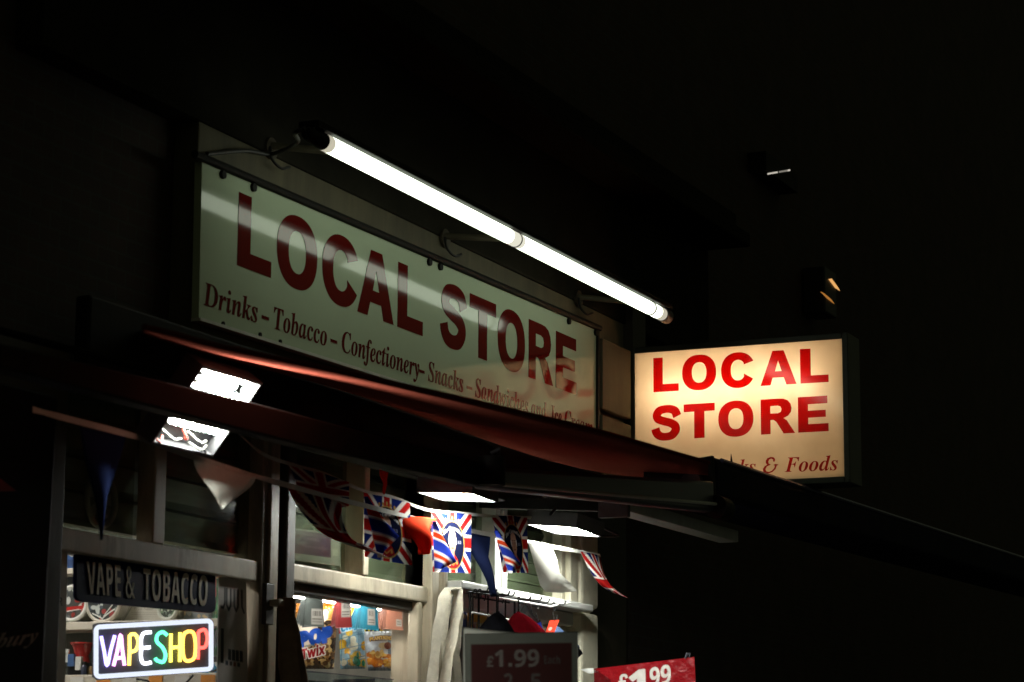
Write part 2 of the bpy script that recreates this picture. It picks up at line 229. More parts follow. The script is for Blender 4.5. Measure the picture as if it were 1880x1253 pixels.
# ------------------------------------------------------------------ lettering
GLYPH_DATA = """sA464|0,0 169,482 293,482 463,0 354,0 319,114 144,114 109,0|170,199 295,199 259,311 251,340 240,375 232,407 223,374 212,336 204,311
sB452|60,0 60,480 210,480 268,477 317,468 355,453 382,430 398,399 404,358 401,332 395,309 384,289 370,272 352,261 330,255 330,251 345,247 360,242 373,234 385,225 396,213 404,199 411,183 414,162 416,139 410,99 395,65 369,37 333,16 291,4 240,0|162,289 221,289 247,291 268,296 282,304 292,314 298,328 300,345 297,361 291,374 279,384 263,391 242,395 216,396 162,396|162,84 228,84 256,86 277,92 292,102 302,115 308,131 310,149 308,166 302,180 292,192 276,202 254,207 225,209 162,209
sC428|255,-7 208,-3 168,7 133,24 103,47 80,76 62,110 49,149 41,192 39,239 42,286 51,328 65,367 85,402 111,431 141,455 177,472 218,483 264,486 288,485 312,482 335,477 359,470 382,462 404,453 371,370 317,392 299,397 282,401 264,402 228,397 198,382 175,358 157,325 147,285 144,238 147,191 156,152 172,120 195,97 226,83 264,78 284,79 303,81 323,85 386,103 386,18 365,10 344,4 324,-1 302,-4 279,-6
sD497|60,0 60,480 211,480 259,477 302,468 342,453 376,432 404,406 427,374 444,336 455,293 458,244 450,170 427,109 389,61 337,27 273,7 196,0|162,84 206,84 258,90 300,109 329,141 347,185 353,242 349,290 337,329 318,359 291,380 257,392 216,396 162,396
sE377|60,0 60,480 336,480 336,396 162,396 162,291 324,291 324,208 162,208 162,84 336,84 336,0
sF369|60,0 60,480 335,480 335,396 161,396 161,273 323,273 323,189 161,189 161,0
sG487|262,-7 196,0 141,21 97,56 65,105 45,166 39,240 42,288 52,332 68,371 91,405 119,433 153,456 193,473 238,483 289,486 315,485 340,483 365,478 389,472 411,465 432,457 398,375 348,394 329,398 309,401 289,402 261,399 235,393 212,381 192,366 175,347 162,325 152,299 146,270 144,238 145,208 149,181 156,155 167,133 180,114 197,98 217,87 241,80 269,78 305,80 333,85 333,185 242,185 242,269 433,269 433,21 354,1 326,-3 295,-6
sH514|60,0 60,480 162,480 162,291 352,291 352,480 453,480 453,0 352,0 352,207 162,207 162,0
sI262|21,0 21,58 80,85 80,395 21,422 21,480 240,480 240,422 181,395 181,85 240,58 240,0
sJ223|10,-141 -24,-139 -50,-134 -50,-49 -27,-54 -2,-56 9,-55 20,-53 30,-49 39,-43 46,-35 52,-24 57,-9 60,9 60,30 60,480 162,480 162,31 160,-8 153,-41 143,-69 128,-92 110,-110 89,-124 65,-133 39,-139
sK446|60,0 60,480 162,480 162,260 181,288 202,316 332,480 445,480 277,267 446,0 330,0 205,202 162,171 162,0
sL380|60,0 60,480 162,480 162,84 357,84 357,0
sM634|60,0 60,480 199,480 312,113 314,113 435,480 573,480 573,0 478,0 478,227 479,279 481,335 483,375 480,375 357,0 263,0 148,376 145,376 148,336 150,278 151,223 151,0
sN546|60,0 60,480 189,480 397,120 399,120 396,187 394,253 394,480 486,480 486,0 357,0 148,363 145,363 149,294 151,226 151,0
sO535|267,-7 218,-3 176,7 139,24 108,48 83,76 63,111 50,150 42,193 39,241 42,289 50,332 63,371 83,405 108,433 139,456 176,473 219,484 268,487 317,484 360,473 396,456 427,433 452,405 471,370 485,331 493,288 496,240 493,193 485,150 471,110 452,76 427,47 396,24 360,7 317,-3|267,79 307,83 338,98 361,122 376,154 386,194 389,240 386,287 376,327 361,359 338,383 307,398 268,402 229,398 198,383 175,359 159,327 149,287 146,240 149,194 159,154 175,122 198,98 229,83
sP422|60,0 60,480 214,480 270,475 315,462 349,440 373,410 387,373 392,330 390,303 384,276 374,252 360,229 340,209 316,193 286,180 249,173 206,171 162,171 162,0|162,254 195,254 222,256 245,261 264,271 278,285 286,303 289,326 286,352 276,371 260,385 237,393 208,396 162,396
sQ535|363,-114 275,-7 267,-7 218,-3 176,7 139,24 108,48 83,76 63,111 50,150 42,193 39,241 42,289 50,332 63,371 83,405 108,433 139,456 176,473 219,484 268,487 317,484 360,473 396,456 427,433 452,405 471,370 485,331 493,288 496,240 492,189 483,143 467,101 444,65 414,37 377,15 493,-114|267,79 307,83 338,98 361,122 376,154 386,194 389,240 386,287 376,327 361,359 338,383 307,398 268,402 229,398 198,383 175,359 159,327 149,287 146,240 149,194 159,154 175,122 198,98 229,83
sR444|60,0 60,480 200,480 260,476 308,464 345,444 371,416 386,380 392,336 390,315 386,296 379,278 370,263 359,249 346,237 332,226 318,217 302,209 443,0 330,0 216,184 162,184 162,0|162,267 195,267 225,268 249,274 267,283 279,296 286,313 289,333 286,354 278,370 266,382 247,390 223,395 193,396 162,396
sS371|167,-7 118,-4 73,6 31,22 31,117 102,90 126,83 150,79 175,77 197,79 215,84 228,92 237,102 242,114 244,128 241,145 232,160 217,172 198,183 176,195 150,207 114,225 77,253 66,265 56,279 48,293 41,310 38,329 36,350 41,390 56,423 80,450 113,470 152,482 199,486 223,485 247,482 270,478 341,453 308,373 249,394 232,398 214,401 195,402 178,400 163,396 151,388 143,378 137,367 136,353 138,337 146,324 158,313 176,302 199,290 226,277 250,265 271,253 289,241 305,227 318,212 329,196 337,178 342,157 343,133 338,93 323,59 297,31 262,10 219,-2
sT389|144,0 144,395 13,395 13,480 375,480 375,395 245,395 245,0
sU508|252,-7 193,-1 145,15 107,42 79,78 63,121 57,171 57,480 158,480 158,186 161,151 169,123 183,103 201,89 225,81 255,79 285,81 309,90 327,105 339,126 347,153 349,187 349,480 451,480 451,169 448,137 441,107 429,80 412,55 390,34 363,16 331,4 294,-4
sV437|163,0 0,480 103,480 193,194 200,167 211,125 218,89 225,125 236,167 243,194 334,480 437,480 273,0
sW650|122,0 0,480 100,480 161,218 170,179 179,132 185,92 191,132 199,177 207,211 277,480 373,480 443,211 450,177 459,132 465,92 471,132 480,179 488,218 549,480 649,480 527,0 412,0 347,252 342,274 335,306 328,339 324,364 321,339 314,307 308,274 302,251 238,0
sX448|0,0 159,247 10,480 122,480 226,307 327,480 437,480 286,242 448,0 332,0 220,181 109,0
sY420|159,0 159,183 0,480 110,480 210,282 310,480 419,480 260,187 260,0
sZ389|16,0 16,66 246,396 22,396 22,480 367,480 367,414 137,84 373,84 373,0
s0385|191,-7 139,1 96,22 64,59 42,108 29,168 24,240 26,289 31,333 40,373 53,407 71,435 93,457 121,474 153,484 191,487 244,480 286,458 318,422 341,373 355,312 359,240 357,191 352,147 343,107 330,74 312,45 290,23 263,6 230,-3|191,75 214,80 231,93 244,116 252,148 257,189 259,240 257,290 252,331 244,363 231,386 214,400 191,405 169,400 151,386 139,363 131,331 126,290 125,240 126,190 131,149 139,117 151,94 169,80
s1385|176,0 176,277 177,323 179,373 164,358 144,340 89,296 40,357 194,480 277,480 277,0
s2385|27,0 27,71 147,192 206,254 219,271 230,286 238,300 243,314 247,329 248,345 246,362 241,376 232,388 220,395 206,400 189,402 171,400 153,396 136,389 118,379 100,367 81,353 26,418 70,451 86,461 104,469 123,476 145,482 170,485 197,486 227,484 254,479 278,469 299,456 316,441 330,423 340,402 347,380 349,357 347,331 342,307 333,284 321,263 305,241 287,220 215,148 153,90 153,85 362,85 362,0
s3385|164,-7 114,-4 68,5 26,19 26,105 46,96 68,88 90,82 112,77 133,75 153,74 186,76 211,82 229,93 241,107 249,125 251,146 250,158 247,170 241,180 233,188 221,195 206,200 187,204 163,207 136,208 99,208 99,285 136,285 164,286 186,289 204,294 218,300 228,308 235,317 240,327 243,338 244,350 242,366 237,379 228,390 215,398 198,403 175,404 153,403 134,399 116,393 73,369 26,439 46,452 68,463 92,473 119,480 149,485 183,486 229,483 268,473 300,456 324,434 338,406 343,372 340,341 330,315 313,293 292,275 267,262 240,253 240,251 275,244 304,232 327,216 344,195 354,169 357,140 355,113 348,88 337,65 321,44 300,27 274,12 243,2 206,-5
s4385|216,0 216,99 11,99 11,170 222,480 315,480 315,178 373,178 373,99 315,99 315,0|101,178 216,178 216,259 217,297 219,338 220,363 218,363 205,337 189,311
s5385|162,-7 137,-6 114,-4 91,0 70,5 50,12 33,19 33,107 51,99 71,91 93,85 116,80 137,77 158,76 186,78 209,84 227,94 241,109 249,128 251,152 247,178 236,198 217,213 190,221 155,224 116,221 83,214 42,235 60,480 320,480 320,394 149,394 140,300 165,304 201,306 230,304 256,299 279,289 301,277 319,260 333,240 344,217 351,191 353,161 348,112 332,71 305,38 268,13 220,-2
s6385|199,-7 167,-4 138,3 110,16 86,33 64,57 47,85 34,119 26,158 24,203 24,231 26,258 30,285 35,312 42,337 51,362 62,385 76,406 93,425 113,443 136,457 162,469 192,478 226,483 264,485 297,484 328,480 328,399 301,404 271,406 234,404 203,397 178,387 159,373 143,355 132,334 125,310 119,284 117,256 121,256 131,271 144,284 160,296 178,304 200,310 225,312 264,307 298,294 325,272 346,242 358,205 362,160 357,112 342,71 318,38 285,13 245,-2|197,75 215,77 231,84 245,95 256,111 262,132 264,158 262,180 257,198 248,214 235,225 219,231 199,234 185,233 172,229 160,224 149,217 141,208 134,199 128,188 125,178 124,167 125,153 128,138 132,124 139,111 147,99 157,89 169,81 182,76
s7385|75,0 255,394 18,394 18,480 362,480 362,416 181,0
s8385|192,-7 142,-3 101,9 67,28 43,53 28,85 24,122 26,153 35,179 50,201 70,220 91,237 116,251 95,265 77,281 61,299 48,320 41,344 38,371 41,395 48,416 60,435 76,450 95,463 117,473 141,480 166,484 192,486 219,484 244,480 268,473 290,463 308,450 324,435 336,416 343,395 345,370 342,343 334,319 321,299 303,282 282,266 259,253 308,222 322,209 335,196 346,180 354,163 358,145 360,124 358,99 351,76 339,55 323,37 303,22 280,9 253,0 224,-5|192,296 207,303 220,312 232,321 242,333 248,346 250,363 248,377 243,389 233,399 221,406 207,410 191,412 176,410 162,406 150,399 141,389 135,377 134,363 136,347 141,334 151,322 163,313 177,304|191,68 214,70 233,75 247,84 258,96 264,110 266,127 265,139 261,149 255,159 229,184 196,204 187,209 168,198 151,187 137,175 126,161 120,145 118,128 120,111 126,97 136,85 150,75 169,70
s9385|120,-7 87,-6 55,-2 55,79 83,75 113,73 150,75 180,81 205,92 225,106 240,124 251,144 259,168 264,194 267,222 263,222 252,207 240,194 225,183 207,174 184,168 156,167 118,171 86,184 58,206 38,236 26,274 21,318 26,367 41,407 65,441 98,465 138,480 185,485 216,482 246,475 273,462 298,445 319,422 336,393 350,359 357,320 360,275 359,247 357,220 354,193 349,167 342,141 333,117 321,93 307,72 290,53 271,35 248,21 221,9 191,0 157,-5|185,244 199,246 212,249 224,255 234,262 243,270 250,280 255,290 258,300 259,311 258,326 256,340 251,355 245,368 237,380 227,390 215,398 202,402 187,404 168,401 152,395 138,383 128,367 122,346 120,320 121,298 127,280 136,265 148,253 165,247
sa406|142,-7 111,-4 84,6 60,22 43,44 32,73 28,109 33,145 46,174 69,196 101,212 142,222 192,226 256,228 256,244 254,262 249,276 241,287 229,294 215,299 199,300 181,299 164,297 146,292 95,273 62,341 83,351 105,359 128,365 152,370 177,373 203,374 248,371 286,360 316,342 338,317 351,285 355,244 355,0 285,0 266,50 263,50 247,32 231,17 214,7 194,-1 170,-5|179,66 200,69 218,75 234,86 246,100 253,118 256,140 256,170 217,169 188,166 166,160 150,151 139,139 133,125 131,109 132,95 137,84 144,76 154,71 166,68
sb426|254,-7 229,-5 208,0 190,8 176,18 163,29 152,40 146,40 129,0 52,0 52,510 152,510 152,392 151,351 148,319 152,319 163,333 177,346 192,358 210,366 232,372 257,373 295,368 328,352 357,325 378,288 391,241 395,184 391,126 378,79 356,42 327,15 293,-1|226,75 245,78 261,87 275,103 285,125 291,152 293,185 291,218 285,245 274,266 261,281 244,290 224,293 201,291 183,283 170,269 161,250 155,226 152,195 152,185 154,152 159,125 168,103 182,87 201,78
sc346|201,-7 151,-2 109,13 75,39 50,75 35,122 30,181 33,223 40,260 53,291 70,317 91,337 117,353 145,364 176,371 210,373 234,373 256,370 276,366 324,349 295,271 251,287 210,293 182,288 160,275 145,253 135,222 132,182 135,148 141,121 153,101 168,86 187,77 210,75 230,75 249,78 266,83 282,89 298,97 313,106 313,21 297,12 281,5 265,0 247,-4 226,-6
sd426|169,-7 130,-1 97,15 69,41 47,78 35,125 30,183 35,240 48,288 69,325 98,352 132,368 171,373 196,372 218,367 236,358 252,347 266,334 277,320 280,320 275,351 273,393 273,510 373,510 373,0 296,0 277,48 273,48 262,33 248,20 233,9 215,0 193,-5|203,73 228,76 248,84 262,98 271,117 277,141 279,171 279,182 278,215 272,242 263,264 249,280 229,289 202,292 182,289 165,279 150,264 140,242 134,214 132,181 134,148 140,121 150,100 165,85 182,76
se397|218,-7 183,-4 151,2 121,14 95,30 73,50 54,76 41,106 33,141 30,181 33,221 40,257 52,288 69,314 89,335 113,352 140,364 170,371 203,373 251,369 291,354 324,330 348,297 363,256 368,207 368,158 132,158 135,132 143,110 157,92 175,79 197,71 223,68 246,69 267,71 287,75 307,80 327,88 347,97 347,19 329,11 310,5 290,0 269,-4 245,-6|134,225 274,225 272,246 266,265 257,280 243,293 226,300 204,302 186,300 170,294 156,283 145,269 138,249
sf260|69,0 69,291 13,291 13,340 69,367 69,394 70,423 76,447 84,466 96,482 111,494 129,503 150,509 173,513 198,514 252,509 290,498 265,425 240,431 209,435 196,433 186,429 178,422 173,413 170,402 169,390 169,367 255,367 255,291 169,291 169,0
sg426|189,-161 117,-156 95,-153 74,-147 52,-140 52,-60 98,-75 146,-85 195,-88 223,-85 245,-75 260,-58 270,-35 273,-5 273,3 274,26 275,48 273,48 259,30 244,16 228,6 209,-1 190,-5 169,-7 128,-1 94,16 67,43 46,81 34,127 30,183 34,238 47,285 68,323 96,351 131,368 171,373 213,367 249,350 277,320 280,320 288,367 373,367 373,-1 368,-49 352,-89 326,-120 291,-143 245,-157|204,72 227,74 246,82 261,94 271,112 277,137 279,170 279,182 277,218 271,246 261,267 247,281 227,289 203,292 177,288 158,274 144,252 135,221 132,181 135,142 144,111 158,89 178,76
sh442|52,0 52,510 152,510 152,406 151,355 148,320 153,320 166,337 181,350 198,361 217,368 238,372 259,373 296,370 328,359 355,342 375,316 387,282 391,239 391,0 291,0 291,214 288,243 281,265 270,281 253,290 232,293 205,290 184,280 170,262 160,238 154,209 152,173 152,0
si205|103,412 88,414 75,417 64,423 55,432 50,445 48,461 50,478 55,491 64,500 75,506 88,509 103,510 117,509 130,506 141,500 150,491 155,478 157,461 155,445 150,432 141,423 130,417 117,414|52,0 52,367 152,367 152,0
sj205|103,412 88,414 75,417 64,423 55,432 50,445 48,461 50,478 55,491 64,500 75,506 88,509 103,510 117,509 130,506 141,500 150,491 155,478 157,461 155,445 150,432 141,423 130,417 117,414|23,-161 -12,-159 -43,-153 -43,-75 -20,-79 4,-81 17,-79 28,-76 38,-69 46,-59 51,-44 52,-25 52,367 152,367 152,-40 151,-61 147,-82 140,-101 129,-118 116,-133 98,-145 77,-154 52,-159
sk417|52,0 52,510 152,510 152,282 151,241 147,199 148,199 169,228 192,255 295,367 408,367 262,208 416,0 301,0 195,148 152,114 152,0
sl205|52,0 52,510 152,510 152,0
sm660|52,0 52,367 129,367 142,320 148,320 160,337 176,350 194,361 213,368 234,372 255,373 280,372 303,368 323,360 340,350 355,336 366,320 375,320 387,337 403,350 421,361 442,368 462,372 483,373 521,370 553,359 577,342 595,316 606,282 609,239 609,0 509,0 509,214 507,243 500,265 489,281 474,290 454,293 430,290 411,281 398,265 388,244 383,217 381,184 381,0 281,0 281,214 279,243 272,265 261,281 245,290 226,293 201,290 182,280 168,262 159,238 154,209 152,173 152,0
sn442|52,0 52,367 129,367 142,320 148,320 161,337 177,350 196,361 217,368 238,372 261,373 297,370 329,359 355,342 375,316 387,282 391,239 391,0 291,0 291,214 289,238 285,258 277,274 265,285 250,291 232,293 204,290 184,280 169,262 160,238 154,209 152,173 152,0
so416|207,-7 174,-4 144,3 116,15 91,32 70,54 53,80 40,111 33,145 30,184 36,240 51,287 78,324 114,352 157,368 209,373 242,371 272,364 300,351 325,334 346,313 363,287 375,257 383,223 385,184 380,128 364,81 337,43 302,15 258,-1|208,74 232,77 251,86 266,102 276,123 281,151 283,184 281,217 276,244 266,266 251,281 232,290 208,293 184,290 164,281 150,266 140,244 134,217 132,184 134,151 140,123 150,102 164,86 184,77
sp426|52,-161 52,367 134,367 148,319 152,319 163,333 177,346 192,357 210,366 232,372 257,373 295,368 328,352 357,325 378,288 391,241 395,184 390,127 377,79 355,42 326,15 293,-1 254,-7 229,-5 208,0 191,8 176,18 163,29 152,40 147,40 152,-13 152,-161|226,75 247,78 263,87 276,103 286,125 291,152 293,185 290,224 282,255 268,276 249,289 224,293 201,291 183,283 170,269 161,250 155,226 152,195 152,185 154,152 159,125 168,103 182,87 201,78
sq426|273,-161 273,-7 277,48 273,48 262,33 249,20 234,9 215,0 194,-5 169,-7 130,-1 97,15 69,41 47,78 34,125 30,183 35,240 48,288 69,325 98,352 132,368 171,373 196,372 218,367 236,358 252,347 265,334 277,320 279,320 288,367 373,367 373,-161|204,72 229,75 248,83 262,96 271,115 277,140 279,170 279,182 278,215 272,242 263,264 249,280 229,289 203,292 181,289 163,279 150,264 140,242 134,214 132,181 135,142 144,111 158,89 178,76
sr305|52,0 52,367 128,367 143,305 148,305 160,323 175,339 192,353 212,364 234,371 257,373 275,373 291,371 283,277 270,279 254,280 237,279 221,276 205,271 190,264 178,254 167,242 159,227 154,208 152,187 152,0
ss334|152,-7 86,-2 68,2 49,8 31,15 31,97 95,75 117,70 137,67 155,66 173,67 187,70 197,75 204,82 208,89 210,98 204,115 183,132 130,156 74,185 60,195 49,207 41,220 35,235 31,252 30,271 35,303 48,328 70,348 99,362 134,371 175,373 198,373 219,370 240,367 261,361 283,354 304,345 274,273 223,292 207,296 190,299 174,300 149,297 135,289 130,275 135,260 157,244 206,223 261,196 275,187 286,175 296,162 303,147 307,129 308,109 304,75 291,46 269,23 238,7 199,-3
st292|178,-7 157,-6 137,-2 119,4 103,13 90,25 78,41 70,61 65,86 63,115 63,291 15,291 15,334 71,367 99,445 163,445 163,367 266,367 266,291 163,291 163,115 165,102 169,92 175,84 184,78 195,74 207,73 239,77 270,85 270,10 230,-2
su442|181,-7 144,-3 112,7 86,25 66,51 54,85 50,128 50,367 150,367 150,152 152,129 157,109 165,93 176,82 191,75 210,73 237,77 258,87 272,104 281,128 287,158 289,194 289,367 389,367 389,0 312,0 299,47 293,47 280,30 264,16 245,6 225,-1 203,-5
sv383|140,0 0,367 105,367 175,158 185,119 189,83 192,83 195,107 200,132 207,158 277,367 382,367 242,0
sw575|111,0 7,367 106,367 148,204 157,164 164,119 169,84 171,84 174,109 179,142 184,172 188,191 233,367 343,367 386,191 393,161 399,118 402,84 405,84 410,117 417,163 426,204 470,367 568,367 463,0 354,0 326,128 318,162 307,211 296,258 288,290 285,290 278,258 267,211 256,162 248,127 218,0
sx389|3,0 128,187 9,367 123,367 194,250 266,367 379,367 260,187 385,0 271,0 194,126 117,0
sy383|74,-161 45,-160 23,-156 23,-77 41,-79 62,-81 82,-78 99,-72 112,-61 124,-48 133,-32 140,-15 146,3 0,367 109,367 179,161 187,130 191,97 193,97 198,130 207,161 275,367 382,367 227,-47 211,-82 191,-110 166,-133 138,-148 107,-158
sz328|18,0 18,59 188,290 28,290 28,367 302,367 302,302 136,77 308,77 308,0
iD484|-34,0 -34,15 -21,16 -9,18 0,20 9,25 16,32 22,41 39,85 115,369 120,401 119,412 115,420 109,426 101,430 89,433 73,435 73,451 253,451 329,443 388,421 430,383 456,331 464,263 462,228 454,193 442,159 425,127 404,98 378,71 359,55 340,41 320,30 299,20 275,13 250,7 222,3 190,1 155,0|169,21 198,23 225,31 250,43 273,60 294,81 312,105 328,132 341,162 352,194 360,228 364,262 366,298 362,346 349,383 329,409 299,425 262,430 248,430 238,427 231,422 225,415 221,405 217,394 133,78 130,62 128,49 129,40 132,32 137,27 145,24 156,22
ir261|-14,0 42,211 50,240 52,254 49,264 39,271 24,273 18,273 17,289 151,310 114,189 144,243 171,280 197,302 205,306 214,309 222,310 243,305 255,290 259,265 258,251 255,240 249,230 241,223 232,219 220,218 208,220 196,227 186,238 180,241 165,234 148,212 127,175 95,97 66,0
ii195|132,371 120,373 109,377 100,384 93,393 89,404 87,416 89,428 93,438 100,447 109,454 120,459 132,460 143,459 154,454 163,447 170,438 175,428 176,416 175,404 170,393 163,384 154,377 143,373|49,-8 35,-7 23,-2 13,5 6,15 2,27 1,41 4,64 10,87 44,211 51,237 53,254 50,264 41,271 26,273 19,273 19,289 89,299 150,310 89,85 84,55 85,48 89,44 95,42 107,48 123,64 142,90 155,81 121,31 85,2
in358|213,-9 188,-4 173,13 168,41 175,84 197,153 220,222 226,246 224,254 220,259 213,261 189,253 163,229 136,190 123,165 110,137 97,107 86,74 75,38 66,0 -14,0 42,211 50,240 52,254 49,264 39,271 24,273 18,273 17,289 151,310 116,193 141,230 164,259 187,281 209,297 232,306 256,310 284,304 301,287 306,259 301,226 285,170 248,57 250,49 254,45 260,43 266,44 273,48 279,55 304,90 319,80 300,53 282,31 266,13 249,1 231,-7
ik324|204,-9 184,-6 167,3 154,19 142,46 131,88 120,144 96,126 63,0 -19,0 82,374 88,399 90,411 89,419 87,424 83,428 77,431 69,432 58,433 48,433 48,451 110,457 187,470 106,165 158,206 191,234 203,247 210,258 213,267 212,274 210,278 206,281 181,286 181,304 318,304 318,286 300,282 284,276 253,254 189,201 201,128 212,79 220,58 230,46 240,42 253,46 265,60 277,83 292,76 264,29 235,0
is253|91,-9 73,-8 52,-3 28,5 15,7 6,6 -1,1 -7,-7 -24,-4 -7,109 13,105 17,73 27,47 40,29 59,18 81,14 103,18 115,31 120,52 114,77 95,106 69,138 57,155 47,170 39,185 33,200 29,214 28,228 31,250 39,269 53,286 71,299 92,306 116,309 134,308 156,304 179,298 186,296 192,295 201,296 207,300 212,307 230,307 215,205 197,207 184,252 163,279 134,288 124,287 115,284 107,278 101,271 98,264 97,255 100,240 109,222 124,202 146,176 165,149 183,116 187,105 189,93 190,82 189,65 184,50 177,36 168,23 156,12 142,3 126,-4 109,-8
iT403|44,0 44,17 61,19 75,22 86,27 95,35 101,46 107,60 205,427 194,427 168,424 144,416 120,402 98,383 79,359 64,330 47,330 72,451 437,451 418,322 399,322 393,359 382,389 364,410 340,422 311,426 306,426 208,63 205,46 206,36 210,29 216,25 225,21 237,19 253,17 253,0
io316|96,-9 67,-6 42,4 20,20 3,41 -7,68 -10,98 -8,123 -3,147 6,172 17,196 32,219 48,241 66,260 86,277 107,291 130,301 152,308 175,310 207,306 234,297 256,281 272,260 282,234 285,203 283,179 278,155 270,130 258,106 245,83 228,61 210,41 190,24 168,10 145,-1 121,-7|103,13 114,15 124,21 134,30 143,43 153,57 162,74 184,132 200,191 206,240 202,267 191,283 172,288 162,286 151,281 141,272 132,260 122,246 113,229 90,172 75,111 69,58 73,33 84,18
ib323|77,-9 62,-9 48,-7 34,-3 22,1 11,6 1,12 -6,18 -10,25 -11,31 -7,52 83,375 91,412 90,419 88,425 84,429 78,431 70,433 59,433 48,433 48,451 115,458 189,470 129,255 157,285 187,303 218,310 238,307 256,299 271,286 282,269 289,247 291,221 289,197 284,173 276,148 266,123 252,100 237,77 219,57 200,39 179,23 147,5 113,-6|91,15 103,16 115,21 127,29 138,39 149,51 159,65 185,116 203,171 210,223 209,235 206,245 201,253 195,259 187,262 179,263 162,260 147,250 134,232 115,193 97,138 77,69 70,33 72,23 79,17
ia336|53,-9 33,-6 16,1 1,14 -10,30 -17,50 -19,73 -17,97 -13,122 -5,147 5,172 17,196 32,220 48,241 65,260 84,276 112,295 139,306 165,310 189,305 205,290 214,265 225,303 297,303 241,108 232,74 228,56 229,47 233,42 238,40 251,46 267,61 285,87 300,78 265,30 231,1 197,-9 174,-4 160,10 155,34 157,52 162,75 145,49 128,28 111,12 93,1 74,-6|93,41 103,43 113,48 124,56 134,67 143,80 152,95 176,147 192,202 198,248 195,266 186,277 172,281 162,279 151,273 141,264 130,251 119,236 109,219 83,159 70,115 65,81 68,59 77,45
ic277|93,-9 63,-6 38,3 17,19 3,40 -6,66 -9,97 -7,130 2,163 16,195 35,226 59,253 88,277 118,295 149,306 179,310 201,308 220,302 235,291 247,279 254,265 257,249 255,236 251,225 245,216 236,209 226,205 214,203 203,205 194,208 186,213 181,220 177,228 176,238 177,244 179,251 182,258 189,275 187,283 182,287 173,289 162,287 151,281 139,270 128,257 118,241 107,223 98,203 90,182 84,161 79,139 76,118 75,99 76,79 81,63 88,51 98,42 109,36 123,34 150,41 177,62 204,96 222,83 183,32 140,1
iC440|202,-11 166,-9 133,-2 104,10 79,26 59,47 42,71 30,99 23,130 20,165 22,197 27,230 37,262 49,294 65,323 83,352 105,378 128,401 154,420 196,444 241,458 287,463 317,461 350,456 385,448 397,446 407,444 417,446 425,452 431,463 449,463 420,308 401,310 398,349 390,381 377,406 359,425 336,436 309,439 278,435 249,422 222,401 196,371 173,333 152,287 135,237 126,189 122,142 125,107 135,77 151,53 173,35 199,24 229,20 280,30 326,58 368,105 387,91 357,54 323,25 287,5 246,-7
if194|-66,-139 -82,-137 -96,-132 -108,-124 -118,-112 -123,-99 -125,-85 -124,-75 -121,-66 -116,-58 -109,-52 -100,-49 -91,-48 -82,-49 -75,-51 -69,-56 -64,-62 -61,-70 -60,-79 -60,-86 -62,-92 -65,-97 -71,-107 -69,-112 -65,-116 -59,-117 -50,-115 -42,-110 -34,-102 -27,-92 -21,-79 -15,-65 4,3 26,104 60,275 13,275 19,303 66,303 82,354 102,396 126,428 152,452 181,465 212,470 232,469 250,464 264,456 274,445 280,432 282,418 278,398 267,385 247,381 239,383 231,386 224,391 219,398 215,405 214,413 220,430 225,442 224,446 220,448 214,449 201,445 189,434 178,415 167,387 156,349 144,303 201,303 197,275 140,275 105,113 93,59 79,12 65,-29 49,-63 31,-90 11,-112 -11,-127 -37,-136
ie270|87,-9 60,-6 36,3 16,19 1,40 -8,67 -11,98 -9,122 -3,147 6,172 18,196 32,219 49,240 68,260 88,276 109,290 131,301 154,307 176,310 197,308 215,302 230,293 241,280 247,265 249,248 244,222 230,197 207,174 173,153 131,136 79,124 75,88 76,73 80,60 87,50 96,42 108,37 122,36 147,42 171,62 195,95 214,83 194,50 171,24 145,5 118,-6|84,146 104,152 123,161 140,171 156,184 169,197 179,212 187,228 192,244 193,260 193,268 191,275 187,280 182,284 177,287 171,287 156,283 141,272 126,252 110,224 96,189
it185|30,-9 5,-4 -10,12 -15,39 -14,52 -11,70 45,273 13,273 13,297 58,319 98,353 134,398 162,398 134,300 187,300 179,273 126,273 77,103 70,77 67,56 68,48 72,43 77,41 90,47 107,65 128,95 144,85 125,56 107,33 88,14 70,1 50,-7
iy282|-30,-140 -44,-139 -56,-135 -66,-129 -74,-120 -78,-110 -80,-99 -79,-89 -75,-80 -69,-72 -60,-66 -51,-62 -41,-61 -32,-62 -21,-66 -8,-73 4,-80 13,-84 20,-85 25,-84 31,-82 38,-77 58,-56 76,-30 79,-22 82,-14 83,-6 79,30 70,90 58,156 44,213 33,251 24,269 18,274 10,276 -1,277 -9,276 -9,294 22,298 48,304 85,310 95,303 104,285 112,254 127,181 148,75 179,136 198,181 205,211 203,220 197,229 187,238 176,247 170,257 168,269 169,280 173,290 179,298 188,305 198,308 210,310 222,308 232,304 240,298 246,289 249,278 251,265 249,252 246,237 241,219 214,152 174,74 126,-5 109,-29 91,-52 74,-74 56,-93 38,-109 20,-122 3,-132 -14,-138
iS369|154,-11 126,-9 94,-2 58,10 38,14 24,9 9,-7 -9,-7 26,144 45,144 45,140 48,101 56,69 71,45 91,27 115,16 145,13 160,14 174,18 187,25 198,34 208,44 217,56 223,69 226,83 228,97 227,110 223,123 218,134 211,146 201,158 190,170 142,214 98,258 89,271 82,283 76,295 73,308 71,321 70,336 72,360 78,381 88,401 102,419 118,434 137,446 159,455 182,461 208,463 248,458 296,445 312,442 323,444 333,450 342,461 360,461 328,322 308,322 309,330 309,337 308,356 304,374 298,390 289,404 279,416 267,426 254,433 239,438 224,439 205,437 189,430 174,419 162,404 155,387 153,368 155,356 159,343 166,331 197,295 219,274 242,254 262,235 279,215 293,195 303,173 310,150 312,126 307,86 293,53 270,25 239,5 200,-7
